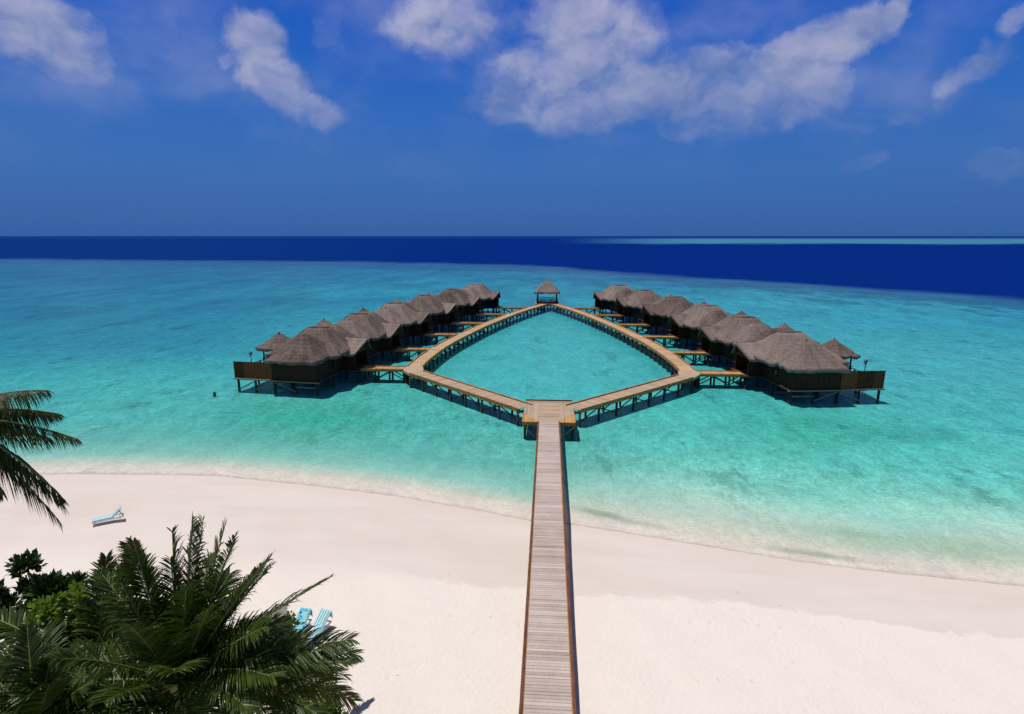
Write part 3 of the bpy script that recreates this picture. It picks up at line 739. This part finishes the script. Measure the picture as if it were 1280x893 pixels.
# ------------------------------------------------------------------ villas
def make_villa(sg):
    """local frame: +y along the row (away from the beach), u = out to sea (x = sg*u); origin at the door end of its footbridge"""
    root = thing('villa', 'x', 'villa')
    def bx(name, u0, u1, v0, v1, z0, z1, mat, tone=.5, parent=None):
        x0, x1 = sorted((sg*u0, sg*u1)); return box_part(name, parent or root, (x0, x1, v0, v1, z0, z1), mat, tone)
    zf = ZD
    # floor and deck
    mb = MB()
    for i in range(70):
        v0 = -6.75+i*.16
        x0, x1 = sorted((sg*8.1, sg*12.7)); mb.box(x0, x1, v0+.005, v0+.155, zf-.05, zf+.002, random.gauss(.5,.2))
    mb.build('sea_deck', M['deck_x'], root)
    bx('floor', 2.3, 8.1, -6.9, 4.5, zf-.16, zf-.01, M['beam'])
    bx('entrance_floor', .35, 2.3, -.9, 3.2, zf-.16, zf-.012, M['beam'])
    # ledges below the near walls
    bx('ledge', 2.2, 8.1, -7.12, -6.93, zf-.20, zf-.06, M['ledge'], .4)
    bx('ledge', 8.12, 12.85, -7.05, -6.86, zf-.16, zf-.03, M['ledge'], .6)
    # walls
    for nm, a in (('wall', (2.5, 8.0, -6.85, -6.70)), ('wall', (2.5, 2.65, -6.69, 4.3)), ('wall', (7.85, 8.0, -6.69, 4.3)), ('wall', (2.66, 7.84, 4.15, 4.3))):
        w_ = bx(nm, *a, zf-.008, 4.25, M['wall'])
    # board-and-batten strips stand proud of the near and lagoon walls
    mb = MB()
    for k in range(10):
        u = 2.55+k*.6; x0, x1 = sorted((sg*(u-.03), sg*(u+.03))); mb.box(x0, x1, -6.885, -6.852, zf, 4.2, .8)
    for k in range(18):
        v = -6.6+k*.6; x0, x1 = sorted((sg*2.465, sg*2.498)); mb.box(x0, x1, v-.03, v+.03, zf, 4.2, .8)
    mb.build('battens', M['wall'], root)
    # entrance porch walls and door
    bx('porch_wall', .75, 2.46, -.55, -.43, zf-.008, 4.0, M['wall']); bx('porch_wall', .75, 2.46, 2.75, 2.87, zf-.008, 4.0, M['wall'])
    dr_ = bx('door', 2.40, 2.462, .2, 1.3, zf+.005, 3.85, M['door'], .9)
    hb = MB(); hb.bar((sg*2.36, 1.15, 2.6), (sg*2.36, 1.15, 2.85), .04, .04); hb.build('handle', M['lamp_metal'], dr_)
    for v in (-3.4,):
        f_ = bx('window', 2.44, 2.463, v-.6, v+.6, 2.5, 3.7, M['rail']); bx('pane', 2.425, 2.438, v-.5, v+.5, 2.6, 3.6, M['glass'], .5, f_)
    gl = bx('glass_door', 8.002, 8.05, -2.2, 2.2, zf+.01, 3.9, M['rail']); bx('pane', 8.055, 8.07, -2.05, 2.05, zf+.1, 3.8, M['glass'], .5, gl)
    # roofs
    hip_roof('bedroom_roof', root, sg*5.25, -4.2, 3.3, 3.5, .6, .4, 3.95, 6.45, r=.5, seed=21+sg)
    hip_roof('main_roof', root, sg*5.75, -.4, 4.65, 4.4, 1.35, .45, 4.0, 6.75, r=.7, seed=31+sg, ro=-sg*.25)
    hip_roof('rear_roof', root, sg*6.0, 3.0, 4.1, 3.0, 1.2, .4, 3.95, 6.6, r=.5, seed=35+sg)
    mb = MB(); mb.tube([(sg*4.2,-.4,6.72),(sg*4.9,-.4,6.78),(sg*6.1,-.4,6.78),(sg*6.8,-.4,6.72)], [.13,.18,.18,.13], 9); mb.build('ridge_cap', M['thatch'], root)
    cap(root, sg*5.25, -4.2, 6.35, .2)
    # porch: gabled thatch towards the lagoon
    rs = random.Random(5); pr = MB(); L_, K_ = 8, 9; zr, ze = 5.35, 3.72
    for side in (-1, 1):
        g = []
        for i in range(L_+1):
            u = -.15 + 4.2*i/L_; row = []
            for k in range(K_+1):
                t = k/K_; row.append(pr.vert((sg*(u + .75*t*(1-i/L_) + rs.gauss(0,.02)), 1.15+side*2.5*t, zr-(zr-ze)*(1.1*t-.1*t*t)+rs.gauss(0,.02))))
            g.append(row)
        for i in range(L_):
            for k in range(K_):
                pr.face([g[i][k], g[i][k+1], g[i+1][k+1], g[i+1][k]], 0, [(i*.5,-k*.3),(i*.5,-k*.3-.3),(i*.5+.5,-k*.3-.3),(i*.5+.5,-k*.3)], smooth=True)
        lo = [pr.vert((pr.v[g[i][K_]][0], pr.v[g[i][K_]][1]-side*.05, pr.v[g[i][K_]][2]-.24)) for i in range(L_+1)]
        for i in range(L_): pr.face([g[i][K_], lo[i], lo[i+1], g[i+1][K_]], 0, [(i*.5,0),(i*.5,.2),(i*.5+.5,.2),(i*.5+.5,0)])
        rdg = [pr.vert((pr.v[g[i][0]][0], 1.15, zr-.26)) for i in range(L_+1)]
        for i in range(L_): pr.face([lo[i], rdg[i], rdg[i+1], lo[i+1]], 1)
        pr.face([g[0][k] for k in range(K_+1)] + [lo[0], rdg[0]], 0)
    pr.build('porch_roof', [M['thatch'], M['beam']], root)
    gb = MB(); x_ = sg*.72
    i0 = [gb.vert((x_, -.75, 3.62)), gb.vert((x_, 3.05, 3.62)), gb.vert((x_, 1.15, 4.86))]; x_ += sg*.08
    i1 = [gb.vert((x_, -.75, 3.62)), gb.vert((x_, 3.05, 3.62)), gb.vert((x_, 1.15, 4.86))]
    gb.face(i0); gb.face(i1[::-1])
    for k in range(3): gb.face([i0[k], i0[(k+1)%3], i1[(k+1)%3], i1[k]])
    gb.build('gable', M['wall'], root)
    for v in (-.45, 2.78): post('porch_post', root, sg*.85, v, zf-.01, 3.75, .08, M['rail'])
    # privacy fence: three panels on the near side, three on the far side
    for vv in (-6.84,):
        for k, (u0, u1) in enumerate(((8.02,9.75),(9.77,11.5),(11.52,12.75))):
            bx('fence_panel', u0, u1, vv, vv+.07, zf-.02, 3.56, M['fence'], (.75,.45,.6)[k])
        bx('fence_cap', 8.02, 12.82, vv-.03, vv+.10, 3.562, 3.62, M['rail'])
    for u in (8.06, 9.76, 11.51, 12.76): bx('fence_post', u-.05, u+.05, -6.765, -6.67, zf-.02, 3.45, M['rail'])
    bx('fence_panel', 12.68, 12.75, -6.66, -5.9, zf-.02, 3.4, M['fence'], .3)
    # railings and pavilion
    def rr(a, b): railing(root, (sg*a[0], a[1]), (sg*b[0], b[1]), zf+.003)
    rr((12.65,-5.8), (12.65,-1.1)); rr((9.6,-1.15), (12.6,-1.15)); rr((12.65,3.1), (12.65,4.3)); rr((8.1,4.3), (12.6,4.3))
    bx('pavilion_floor', 9.35, 13.1, -1.05, 3.05, zf-.1, zf+.22, M['beam'])
    for u in (9.6, 12.85):
        for v in (-.85, 2.85): post('post', root, sg*u, v, zf+.215, 4.4, .09, M['rail'])
    rr2 = lambda a, b: railing(root, (sg*a[0], a[1]), (sg*b[0], b[1]), zf+.222, .85)
    rr2((9.75,-.95), (12.8,-.95)); rr2((13.0,-.8), (13.0,2.8))
    hip_roof('pavilion_roof', root, sg*11.6, .8, 2.2, 2.3, .25, .22, 4.0, 5.55, r=.6, seed=51+sg, flare=.12)
    cap(root, sg*11.6, .8, 5.55, .2)
    # stilts, braces
    for u in (2.7, 5.3, 7.9, 10.3, 12.5):
        for v in (-6.6, -2.9, .8, 4.1): pile(root, sg*u, v, zf-.16, -2.8, .14)
    for u in (.7,):
        for v in (-.5, 2.8): pile(root, sg*u, v, zf-.16, -2.8, .12)
    for v in (-6.62, -2.92):
        for (ua, za, ub, zb) in ((5.2,.35,7.8,1.35),(10.4,.3,8.0,1.3),(2.8,.9,5.2,.9),(10.4,1.3,12.4,.35)):
            bm = MB(); bm.bar((sg*ua,v-.16,za), (sg*ub,v-.16,zb), .05, .13); bm.build('brace', M['ledge'] if v < -6 else M['beam'], root)
    for u in (2.7, 7.9):
        bm = MB(); bm.bar((sg*u-sg*.16, -6.5, 1.3), (sg*u-sg*.16, -2.9, .3), .05, .13); bm.build('brace', M['beam'], root)
    return root
VW = ['end villa with brown privacy fence, nearest the beach in the {s} row',
      'thatched villa at the second footbridge from the beach, {s} row',
      'thatched villa at the third footbridge from the beach, {s} row',
      'thatched villa at the fourth footbridge from the beach, {s} row',
      'thatched villa at the fifth footbridge from the beach, {s} row',
      'farthest thatched villa of the {s} row, closest to the small hut']
ANG = []
for i in range(6):
    a, b = BR[max(i-1, 0)], BR[min(i+1, 5)]
    ANG.append(math.atan2(a[0]-b[0], b[1]-a[1]))
ANG[0] = R(6.5)
for sg in (-1, 1):
    proto = make_villa(sg)
    for i, (bx_, by_) in enumerate(BR):
        o = proto if i == 0 else copy_tree(proto)
        o['label'] = VW[i].format(s=SIDE[sg]); o['group'] = f'thatched water villas of the {SIDE[sg]} row'
        o.location = (AX + sg*(bx_+.15) - ((.35, .35, .35, .4, .7, 1.3)[i] if sg > 0 else 0), by_ - .6, 0); o.rotation_euler = (0, 0, sg*ANG[i])
        for ch in o.children:
            if ch.name.startswith('pile'): ch.rotation_euler.z = random.uniform(0, 6)
    # deck lamp on the end villa
    lp = thing('deck_lamp', f'small black lantern post standing on the end deck of the {SIDE[sg]} row', 'lamp', group='lantern posts on the end decks')
    post('post', lp, 0, 0, ZD, 3.95, .045, M['lamp_metal'])
    mb = MB(); mb.tube([(0,0,3.95),(0,0,4.0),(0,0,4.28)], [.08,.13,.17], 6); mb.build('lantern', M['lamp_glass'], lp)
    mb = MB(); mb.tube([(0,0,4.281),(0,0,4.33),(0,0,4.50)], [.26,.24,.03], 6); mb.build('lantern_cap', M['lamp_metal'], lp)
    c_, s_ = math.cos(sg*ANG[0]), math.sin(sg*ANG[0]); u_, v_ = sg*11.6, -5.2
    lp.location = (AX + sg*(BR[0][0]+.15) - (.35 if sg > 0 else 0) + u_*c_ - v_*s_, BR[0][1]-.6 + u_*s_ + v_*c_, 0)

# dark mooring post standing in the water beside the left row
mp = thing('mooring_post', 'short dark mooring post standing in the water off the left end villa', 'post', (-37.4, 59.4, 0))
mb = MB(); mb.tube([(0,0,-2.2),(0.02,0,.0),(.05,0,.55)], [.16,.15,.13], 8); mb.build('pole', M['pile'], mp)
mb = MB(); mb.tube([(-.2,0,.30),(0.28,0.02,.36)], .05, 6); mb.build('cross_piece', M['pile'], mp)

# ------------------------------------------------------------------ loungers and beach things
def ground(x, y): return float(beach_z(np.array([x]), np.array([y]))[0])
def lounger(label, x, y, rz, cushion, back=48, sc=.88, group='sun loungers on the sand'):
    t = thing('sun_lounger', label, 'sun lounger', (x, y, ground(x, y)+.005), rz, group)
    t.scale = (sc, sc, sc)
    f = MB()
    for s in (-1, 1): f.bar((s*.31, 0, .31), (s*.31, 1.95, .31), .05, .07)
    for yy in (.03, .65, 1.3, 1.92): f.bar((-.31, yy, .31), (.31, yy, .31), .05, .06)
    f.build('frame', M['white_pl'], t)
    for s in (-1, 1):
        for yy in (.15, 1.7):
            lg = MB(); lg.bar((s*.30, yy, 0), (s*.30, yy, .29), .06, .05); lg.build('leg', M['white_pl'], t)
    b = R(back); cy, cz = 1.28, .36
    sl_ = MB()
    for k in range(9): sl_.box(-.30, .30, .05+k*.135, .05+k*.135+.11, .345, .37)
    sl_.build('seat_slats', M['white_pl'], t)
    bk = MB(); bk.hexa([(-.31,cy,cz),(.31,cy,cz),(.31,cy+.80*math.cos(b),cz+.80*math.sin(b)),(-.31,cy+.80*math.cos(b),cz+.80*math.sin(b)),
                        (-.31,cy-.04*math.sin(b),cz+.04*math.cos(b)),(.31,cy-.04*math.sin(b),cz+.04*math.cos(b)),
                        (.31,cy+.80*math.cos(b)-.04*math.sin(b),cz+.80*math.sin(b)+.04*math.cos(b)),(-.31,cy+.80*math.cos(b)-.04*math.sin(b),cz+.80*math.sin(b)+.04*math.cos(b))])
    bk.build('backrest', M['grey_mesh'] if cushion is None else M['white_pl'], t)
    st = MB(); st.bar((0, cy+.55*math.cos(b), cz+.55*math.sin(b)-.03), (0, 1.88, .33), .3, .03); st.build('back_stay', M['white_pl'], t)
    if cushion is not None:
        c = MB(); c.box(-.29, .29, .04, cy-.03, .372, .44); c.build('seat_cushion', cushion, t)
        c = MB(); o1, o2 = .045, .10
        def pt(sx_, d, o): return (sx_, cy+d*math.cos(b)-o*math.sin(b), cz+d*math.sin(b)+o*math.cos(b))
        c.hexa([pt(-.29,.05,o1),pt(.29,.05,o1),pt(.29,.78,o1),pt(-.29,.78,o1),pt(-.29,.05,o2),pt(.29,.05,o2),pt(.29,.78,o2),pt(-.29,.78,o2)])
        c.build('back_cushion', M['aqua'], t)
    return t
lounger('lone pale blue lounger with raised back, alone on the open sand', -26.95, 29.35, R(-52), M['aqua'], 42, .82)
l1 = lounger('white lounger with bare grey backrest at the left of the group by the palms', -11.25, 19.95, R(12), None, 30)
l2 = lounger('lounger under a patterned blue towel, middle of the group by the palms', -10.52, 19.7, R(-6), M['skyb'], 36, .8)
l3 = lounger('lounger under an aqua striped towel at the right of the group by the palms', -9.86, 19.75, R(-15), M['aqua'], 36, .8)
def towel(label, l, mat, back, w=.68, length=1.0, seat=.5):
    o = thing('towel', label, 'towel', l.location, l.rotation_euler.z); o.scale = l.scale
    b = R(back); cy, cz = 1.28, .36; mb = MB(); rows = []
    prof = [(1.28-seat+.0, .452)] + [(1.28-seat+seat*k/5, .456+.004*math.sin(k*2)) for k in range(1, 4)]
    for k in range(9):
        d = .10+.80*k/8; prof.append((cy+d*math.cos(b)-.115*math.sin(b), cz+d*math.sin(b)+.115*math.cos(b)))
    prof.append((cy+.93*math.cos(b)-.02*math.sin(b), cz+.93*math.sin(b)+.02)); prof.append((cy+.80*math.cos(b)+.10, cz+.80*math.sin(b)-.32))
    rs = random.Random(2)
    for (y, z) in prof: rows.append([mb.vert((w*(k/8-.5), y+rs.gauss(0,.006), z+.012*math.sin(k*2.1+y*6)-(.10 if k in (0,8) else 0))) for k in range(9)])
    for i in range(len(rows)-1):
        for k in range(8): mb.face([rows[i][k], rows[i][k+1], rows[i+1][k+1], rows[i+1][k]], smooth=True)
    mb.build('towel_cloth', mat, o)
    return o
towel('patterned blue towel draped over the back of the middle lounger', l2, M['towel_p'], 36)
towel('aqua and white striped towel draped over the right-hand lounger', l3, M['towel_s'], 36)
bag = thing('beach_bag', 'soft blue beach bag on the sand left of the bare lounger', 'bag', (-11.75, 20.75, ground(-11.75, 20.75)))
mb = MB()
for (r_, z_) in (): pass
mb.tube([(0,0,.0),(0,0,.08),(.02,0,.26),(.03,0,.36),(.03,.0,.40)], [.16,.24,.23,.17,.10], 12); mb.build('bag_body', M['blue_bag'], bag)
mb = MB(); mb.tube([(-.15,0,.30),(-.12,0,.50),(0.02,0,.60),(.16,0,.50),(.19,0,.30)], .025, 6); mb.build('handle', M['navy'], bag)
mb = MB(); mb.tube([(-.03,-.1,.36),(.0,-.08,.50),(.04,-.06,.62)], [.10,.12,.04], 7); mb.build('rolled_towel', M['navy'], bag)

# ------------------------------------------------------------------ palms
def frond_mesh(base, tip, sag, n=62, leaf=.9, seed=0, twist=0.0, mat='frond', parent=None, width=.06, fold=.55, hang=.30):
    rs = random.Random(seed); base, tip = Vector(base), Vector(tip)
    d = tip-base; ln = d.length; mid = base + d*.5 + Vector((0,0,sag*ln))
    mb = MB(); B = lambda t: base*(1-t)**2 + mid*2*t*(1-t) + tip*t*t
    D = lambda t: ((mid-base)*2*(1-t) + (tip-mid)*2*t).normalized()
    mb.tube([B(i/12) for i in range(13)], [.040*(1-i/12)+.007 for i in range(13)], 5, rs.uniform(.3,.9), 1)
    gap = rs.uniform(.3, .8)
    for i in range(n):
        t = .10 + .90*(i+.5)/n; p = B(t); f = D(t)
        sd = f.cross(Vector((0,0,1)))
        if sd.length < .25: sd = f.cross(Vector((math.cos(seed*1.7), math.sin(seed*1.7), .2)))
        sd.normalize(); up = sd.cross(f).normalized()
        if twist: q = Matrix.Rotation(twist, 3, f); sd, up = q @ sd, q @ up
        prof = (.25+.75*math.sin(min(1, (t-.06)/.30)*math.pi/2))*(1-.70*max(0, (t-.55)/.45)**1.4)
        for s in (-1, 1):
            if rs.random() < .05: continue
            l_ = leaf*prof*rs.uniform(.80, 1.12)
            dv = (sd*s*(1-.35*t) + f*(.40+.75*t) + up*(fold*.8*(1-hang)+rs.gauss(0,.10)) - Vector((0,0,hang*.9))*(hang > .5)).normalized()
            w_ = width*rs.uniform(.75,1.2)
            wv = dv.cross(up); wv = (wv if wv.length > .1 else f).normalized()
            wv = (wv + up*rs.gauss(0,.5)).normalized()*w_*.5
            dr = Vector((0,0,-1))*l_*hang*rs.uniform(.7,1.5)
            p1 = p + dv*l_*.42 + dr*.12; p2 = p + dv*l_*.78 + dr*.5; p3 = p + dv*l_ + dr
            tone = min(1, max(0, rs.gauss(.42,.20)))
            a = [mb.vert(p-wv*.5, tone), mb.vert(p+wv*.5, tone), mb.vert(p1+wv, tone), mb.vert(p1-wv, tone), mb.vert(p2+wv*.65, tone), mb.vert(p2-wv*.65, tone), mb.vert(p3, min(1, tone+.25))]
            mb.face([a[0],a[1],a[2],a[3]], 0); mb.face([a[3],a[2],a[4],a[5]], 0); mb.face([a[5],a[4],a[6]], 0)
    return mb.build('frond', [M[mat], M['rachis']], parent)
def palm(label, x, y, h, fronds, lean=(.5,.2), leaf=.75, n=74, width=.047, mat='frond', nf_extra=0, seed=1, elen=4.0, cat='palm tree', erange=(-15, 60), az=(0,360), hang=.30):
    """fronds: list of (right, up, away, sag, material) tip offsets from the crown, metres"""
    g = ground(x-lean[0], y-lean[1])
    t = thing('palm_tree', label, 'palm tree', (x, y, g), group='coconut palms in the foreground')
    mb = MB(); q = 9; zc = h-g
    mb.tube([(-lean[0]*(1-k/q)**1.6, -lean[1]*(1-k/q)**1.6, zc*k/q-.1*(k == 0)) for k in range(q+1)], [.19-.07*k/q+(.08 if k == 0 else 0) for k in range(q+1)], 10)
    mb.build('trunk', M['trunk'], t)
    mb = MB(); mb.tube([(0,0,zc-.35),(0,0,zc),(0,0,zc+.35),(0,0,zc+.6)], [.13,.24,.18,.05], 9, .4); mb.build('crown_shaft', M['rachis'], t)
    rs = random.Random(seed)
    for k, fr in enumerate(fronds):
        m_ = fr[4] if len(fr) > 4 else mat
        b = Vector((fr[0], fr[2], 0)); b = b.normalized()*.15 if b.length > .01 else b
        frond_mesh((b.x, b.y, zc+.15), (fr[0], fr[2], zc+fr[1]), fr[3], seed=seed*100+k, mat=m_, parent=t, leaf=leaf*rs.uniform(.9,1.1), twist=rs.uniform(-.5,.5), hang=hang, n=n, width=width)
    for k in range(nf_extra):
        a = R(az[0]+(az[1]-az[0])*(k+rs.random()*.7)/nf_extra); e = R(rs.uniform(*erange)); l_ = elen*rs.uniform(.8,1.05)
        v = (math.cos(a)*math.cos(e)*l_, math.sin(e)*l_, math.sin(a)*math.cos(e)*l_)
        frond_mesh((.12*math.cos(a), .12*math.sin(a), zc+.1), (v[0], v[2], zc+v[1]), rs.uniform(.10,.24), seed=seed*200+k, mat=mat, parent=t, leaf=leaf*rs.uniform(.9,1.1), twist=rs.uniform(-.6,.6), hang=hang, n=n, width=width)
    return t
# the big palm in the left foreground
palm('large dark coconut palm whose upright fronds fill the lower left foreground', -9.7, 12.4, 6.0,
     [(.55,4.55,.6,.02),(1.75,4.15,.4,.03),(1.2,4.25,1.0,.03,'frond_p'),(-.35,3.9,1.0,.03),(-1.5,3.6,.8,.05),(2.2,3.1,1.2,.03),(.1,3.6,.2,.02),(-.9,3.2,-.3,.03),(1.0,3.3,-.6,.03),(2.5,3.5,.2,.04),(1.7,3.0,-.9,.05),(2.9,2.3,-.5,.08),(.3,4.1,1.4,.03),(-.9,4.0,.3,.02),(2.0,2.6,1.6,.06),
      (3.95,2.75,.9,.06),(4.6,1.15,.6,.06),(4.7,.8,.2,.08),(4.5,.35,1.0,.16),(4.6,-.6,.4,.25,'frond_y'),(3.9,-.9,1.6,.26),(4.2,-.2,-.6,.2),(3.3,.3,.6,.16),
      (1.2,1.9,2.4,.12),(-2.6,2.6,1.0,.08),(.3,3.0,-1.6,.1),(1.5,2.2,-2.0,.16),(-1.2,2.4,-2.0,.14),(2.9,.9,-1.6,.2),(2.9,-.9,-.2,.22)],
     leaf=1.02, nf_extra=16, seed=4, elen=3.6, erange=(-25, 45))
palm('lower coconut palm crowded in behind the large one at the frame corner', -12.9, 13.2, 5.3,
     [(.5,3.5,.6,.04),(-1.0,2.0,1.0,.12),(1.3,3.4,.8,.04),(-2.0,.9,.4,.08),(.2,2.6,1.6,.1),(2.4,2.3,.8,.1),(-3.2,1.8,.2,.14),(.8,1.8,-2.2,.18),(-1.8,2.0,-1.5,.1),(1.9,1.2,-1.2,.1)],
     leaf=.95, nf_extra=11, seed=6, elen=3.3, erange=(-20, 32))
palm('short coconut palm at the bottom left edge with broad glossy fronds', -12.2, 10.8, 6.1,
     [(-2.2,1.6,.6,.1),(1.6,1.2,.4,.12),(-.6,2.1,.8,.06),(2.8,.4,.3,.14),(1.2,1.8,-.6,.08),(.3,1.5,.3,.06),(-1.4,.9,-.4,.1)], leaf=.9, nf_extra=12, seed=8, elen=3.0, erange=(-20, 30))
palm('young palm low on the sand at the right foot of the large palm', -8.7, 15.3, 3.0,
     [(2.1,-.3,2.1,.2),(1.9,.1,1.2,.2,'frond_y'),(2.2,-.5,.6,.22),(1.2,.9,1.0,.12),(-.6,1.2,1.2,.1),(2.0,-.2,-.4,.2,'frond_y'),(.4,1.0,1.7,.14)], leaf=.5, nf_extra=5, seed=12, elen=1.8, erange=(0, 40), lean=(.1,.1), width=.045)
# tall palm standing off the left edge: only the tips of its fronds reach in
palm('tall coconut palm leaning in from the left with dark drooping fronds over the sea', -17.9, 14.6, 12.3,
     [(3.35,1.0,.5,.16,'frond_d'),(3.2,.15,.9,.16,'frond_d'),(4.15,-.45,.4,.14,'frond_d'),(2.5,-.75,1.2,.14,'frond_d'),(3.45,-2.35,.3,.26,'frond_d'),(2.2,-1.9,-.3,.20,'frond_d'),(2.3,-1.2,.2,.18,'frond_d'),(3.0,-3.2,.5,.26,'frond_d'),(3.0,-2.9,.8,.26,'frond_d')],
     leaf=.72, nf_extra=10, seed=9, elen=3.3, mat='frond_d', erange=(-30,30), az=(100, 280), lean=(2.2,.5), hang=.70, n=84, width=.042)

# ------------------------------------------------------------------ shrubs
def shrub(label, x, y, w, h, n, mat, seed, leaf=.16, z0=None, name='shrub', cat='shrub', group='broad-leaved shrubs among the palms', low=.55):
    g = ground(x, y) if z0 is None else z0
    t = thing(name, label, cat, (x, y, g), group=group)
    rs = random.Random(seed); st = MB(); mb = MB(); tips = []
    for k in range(14):
        a = rs.uniform(0, 6.28); r_ = w*math.sqrt(rs.random())*.75; tp = Vector((math.cos(a)*r_, math.sin(a)*r_, h*rs.uniform(low,1)*(1-.30*(1-low)*(r_/w)**2)))
        m_ = tp*.5 + Vector((0,0,h*.12)); st.tube([(0.05*math.cos(a),.05*math.sin(a),0), m_, tp], [.04,.025,.01], 5); tips += [tp, m_.lerp(tp, .5 if low < .6 else .8)]
    st.build('stems', M['trunk'], t)
    for k in range(n):
        c = rs.choice(tips); a = rs.uniform(0, 6.28); e = rs.uniform(-.3, 1.3)
        o = Vector((math.cos(a)*math.cos(e), math.sin(a)*math.cos(e), math.sin(e)))
        p = c + o*rs.uniform(.03,.36)*w*.55
        if p.z < .05: continue
        l_ = leaf*rs.uniform(.7,1.25); dr2 = (o + Vector((rs.gauss(0,.4), rs.gauss(0,.4), rs.gauss(.15,.3)))).normalized()
        sd = dr2.cross(Vector((rs.gauss(0,1), rs.gauss(0,1), 1))).normalized()*l_*.27
        tone = min(1, max(0, rs.gauss(.5,.28)))
        i = [mb.vert(p, tone), mb.vert(p+dr2*l_*.55+sd, tone), mb.vert(p+dr2*l_, tone), mb.vert(p+dr2*l_*.55-sd, tone)]
        mb.face(i)
    mb.build('foliage', mat, t)
    return t
shrub('fresh green shrub just in front of the group of loungers', -10.9, 19.0, 1.5, 1.25, 2600, M['leaf'], 1)
shrub('mid green shrub between the loungers and the large palm', -12.6, 18.3, 1.5, 1.9, 2600, M['leaf'], 2)
shrub('slender yellow green leafy tree rising between the palms near the left edge', -13.75, 13.35, .95, 6.5, 3600, M['leaf_l'], 3, .17, name='leafy_tree', cat='tree', group=None, low=.74)
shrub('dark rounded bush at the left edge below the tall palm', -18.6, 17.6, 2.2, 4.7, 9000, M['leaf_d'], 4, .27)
shrub('small bright shrub at the right foot of the large palm', -7.6, 15.4, 1.3, 2.0, 2400, M['leaf'], 5)
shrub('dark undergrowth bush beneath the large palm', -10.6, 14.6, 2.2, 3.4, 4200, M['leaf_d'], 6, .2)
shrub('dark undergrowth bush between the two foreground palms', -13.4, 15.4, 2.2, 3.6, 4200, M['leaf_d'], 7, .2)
shrub('pale topped shrub peeping over the palm fronds on the left', -15.7, 16.6, .9, 4.9, 2300, M['leaf_l'], 8, .2)

# ------------------------------------------------------------------ render settings
S.render.engine = 'CYCLES'
S.view_settings.view_transform = 'Standard'; S.view_settings.look = 'None'; S.view_settings.exposure = 0; S.view_settings.gamma = 1
S.cycles.use_denoising = True
try: S.cycles.denoiser = 'OPENIMAGEDENOISE'
except Exception: pass
S.cycles.max_bounces = 6; S.cycles.transparent_max_bounces = 8; S.cycles.caustics_reflective = False; S.cycles.caustics_refractive = False
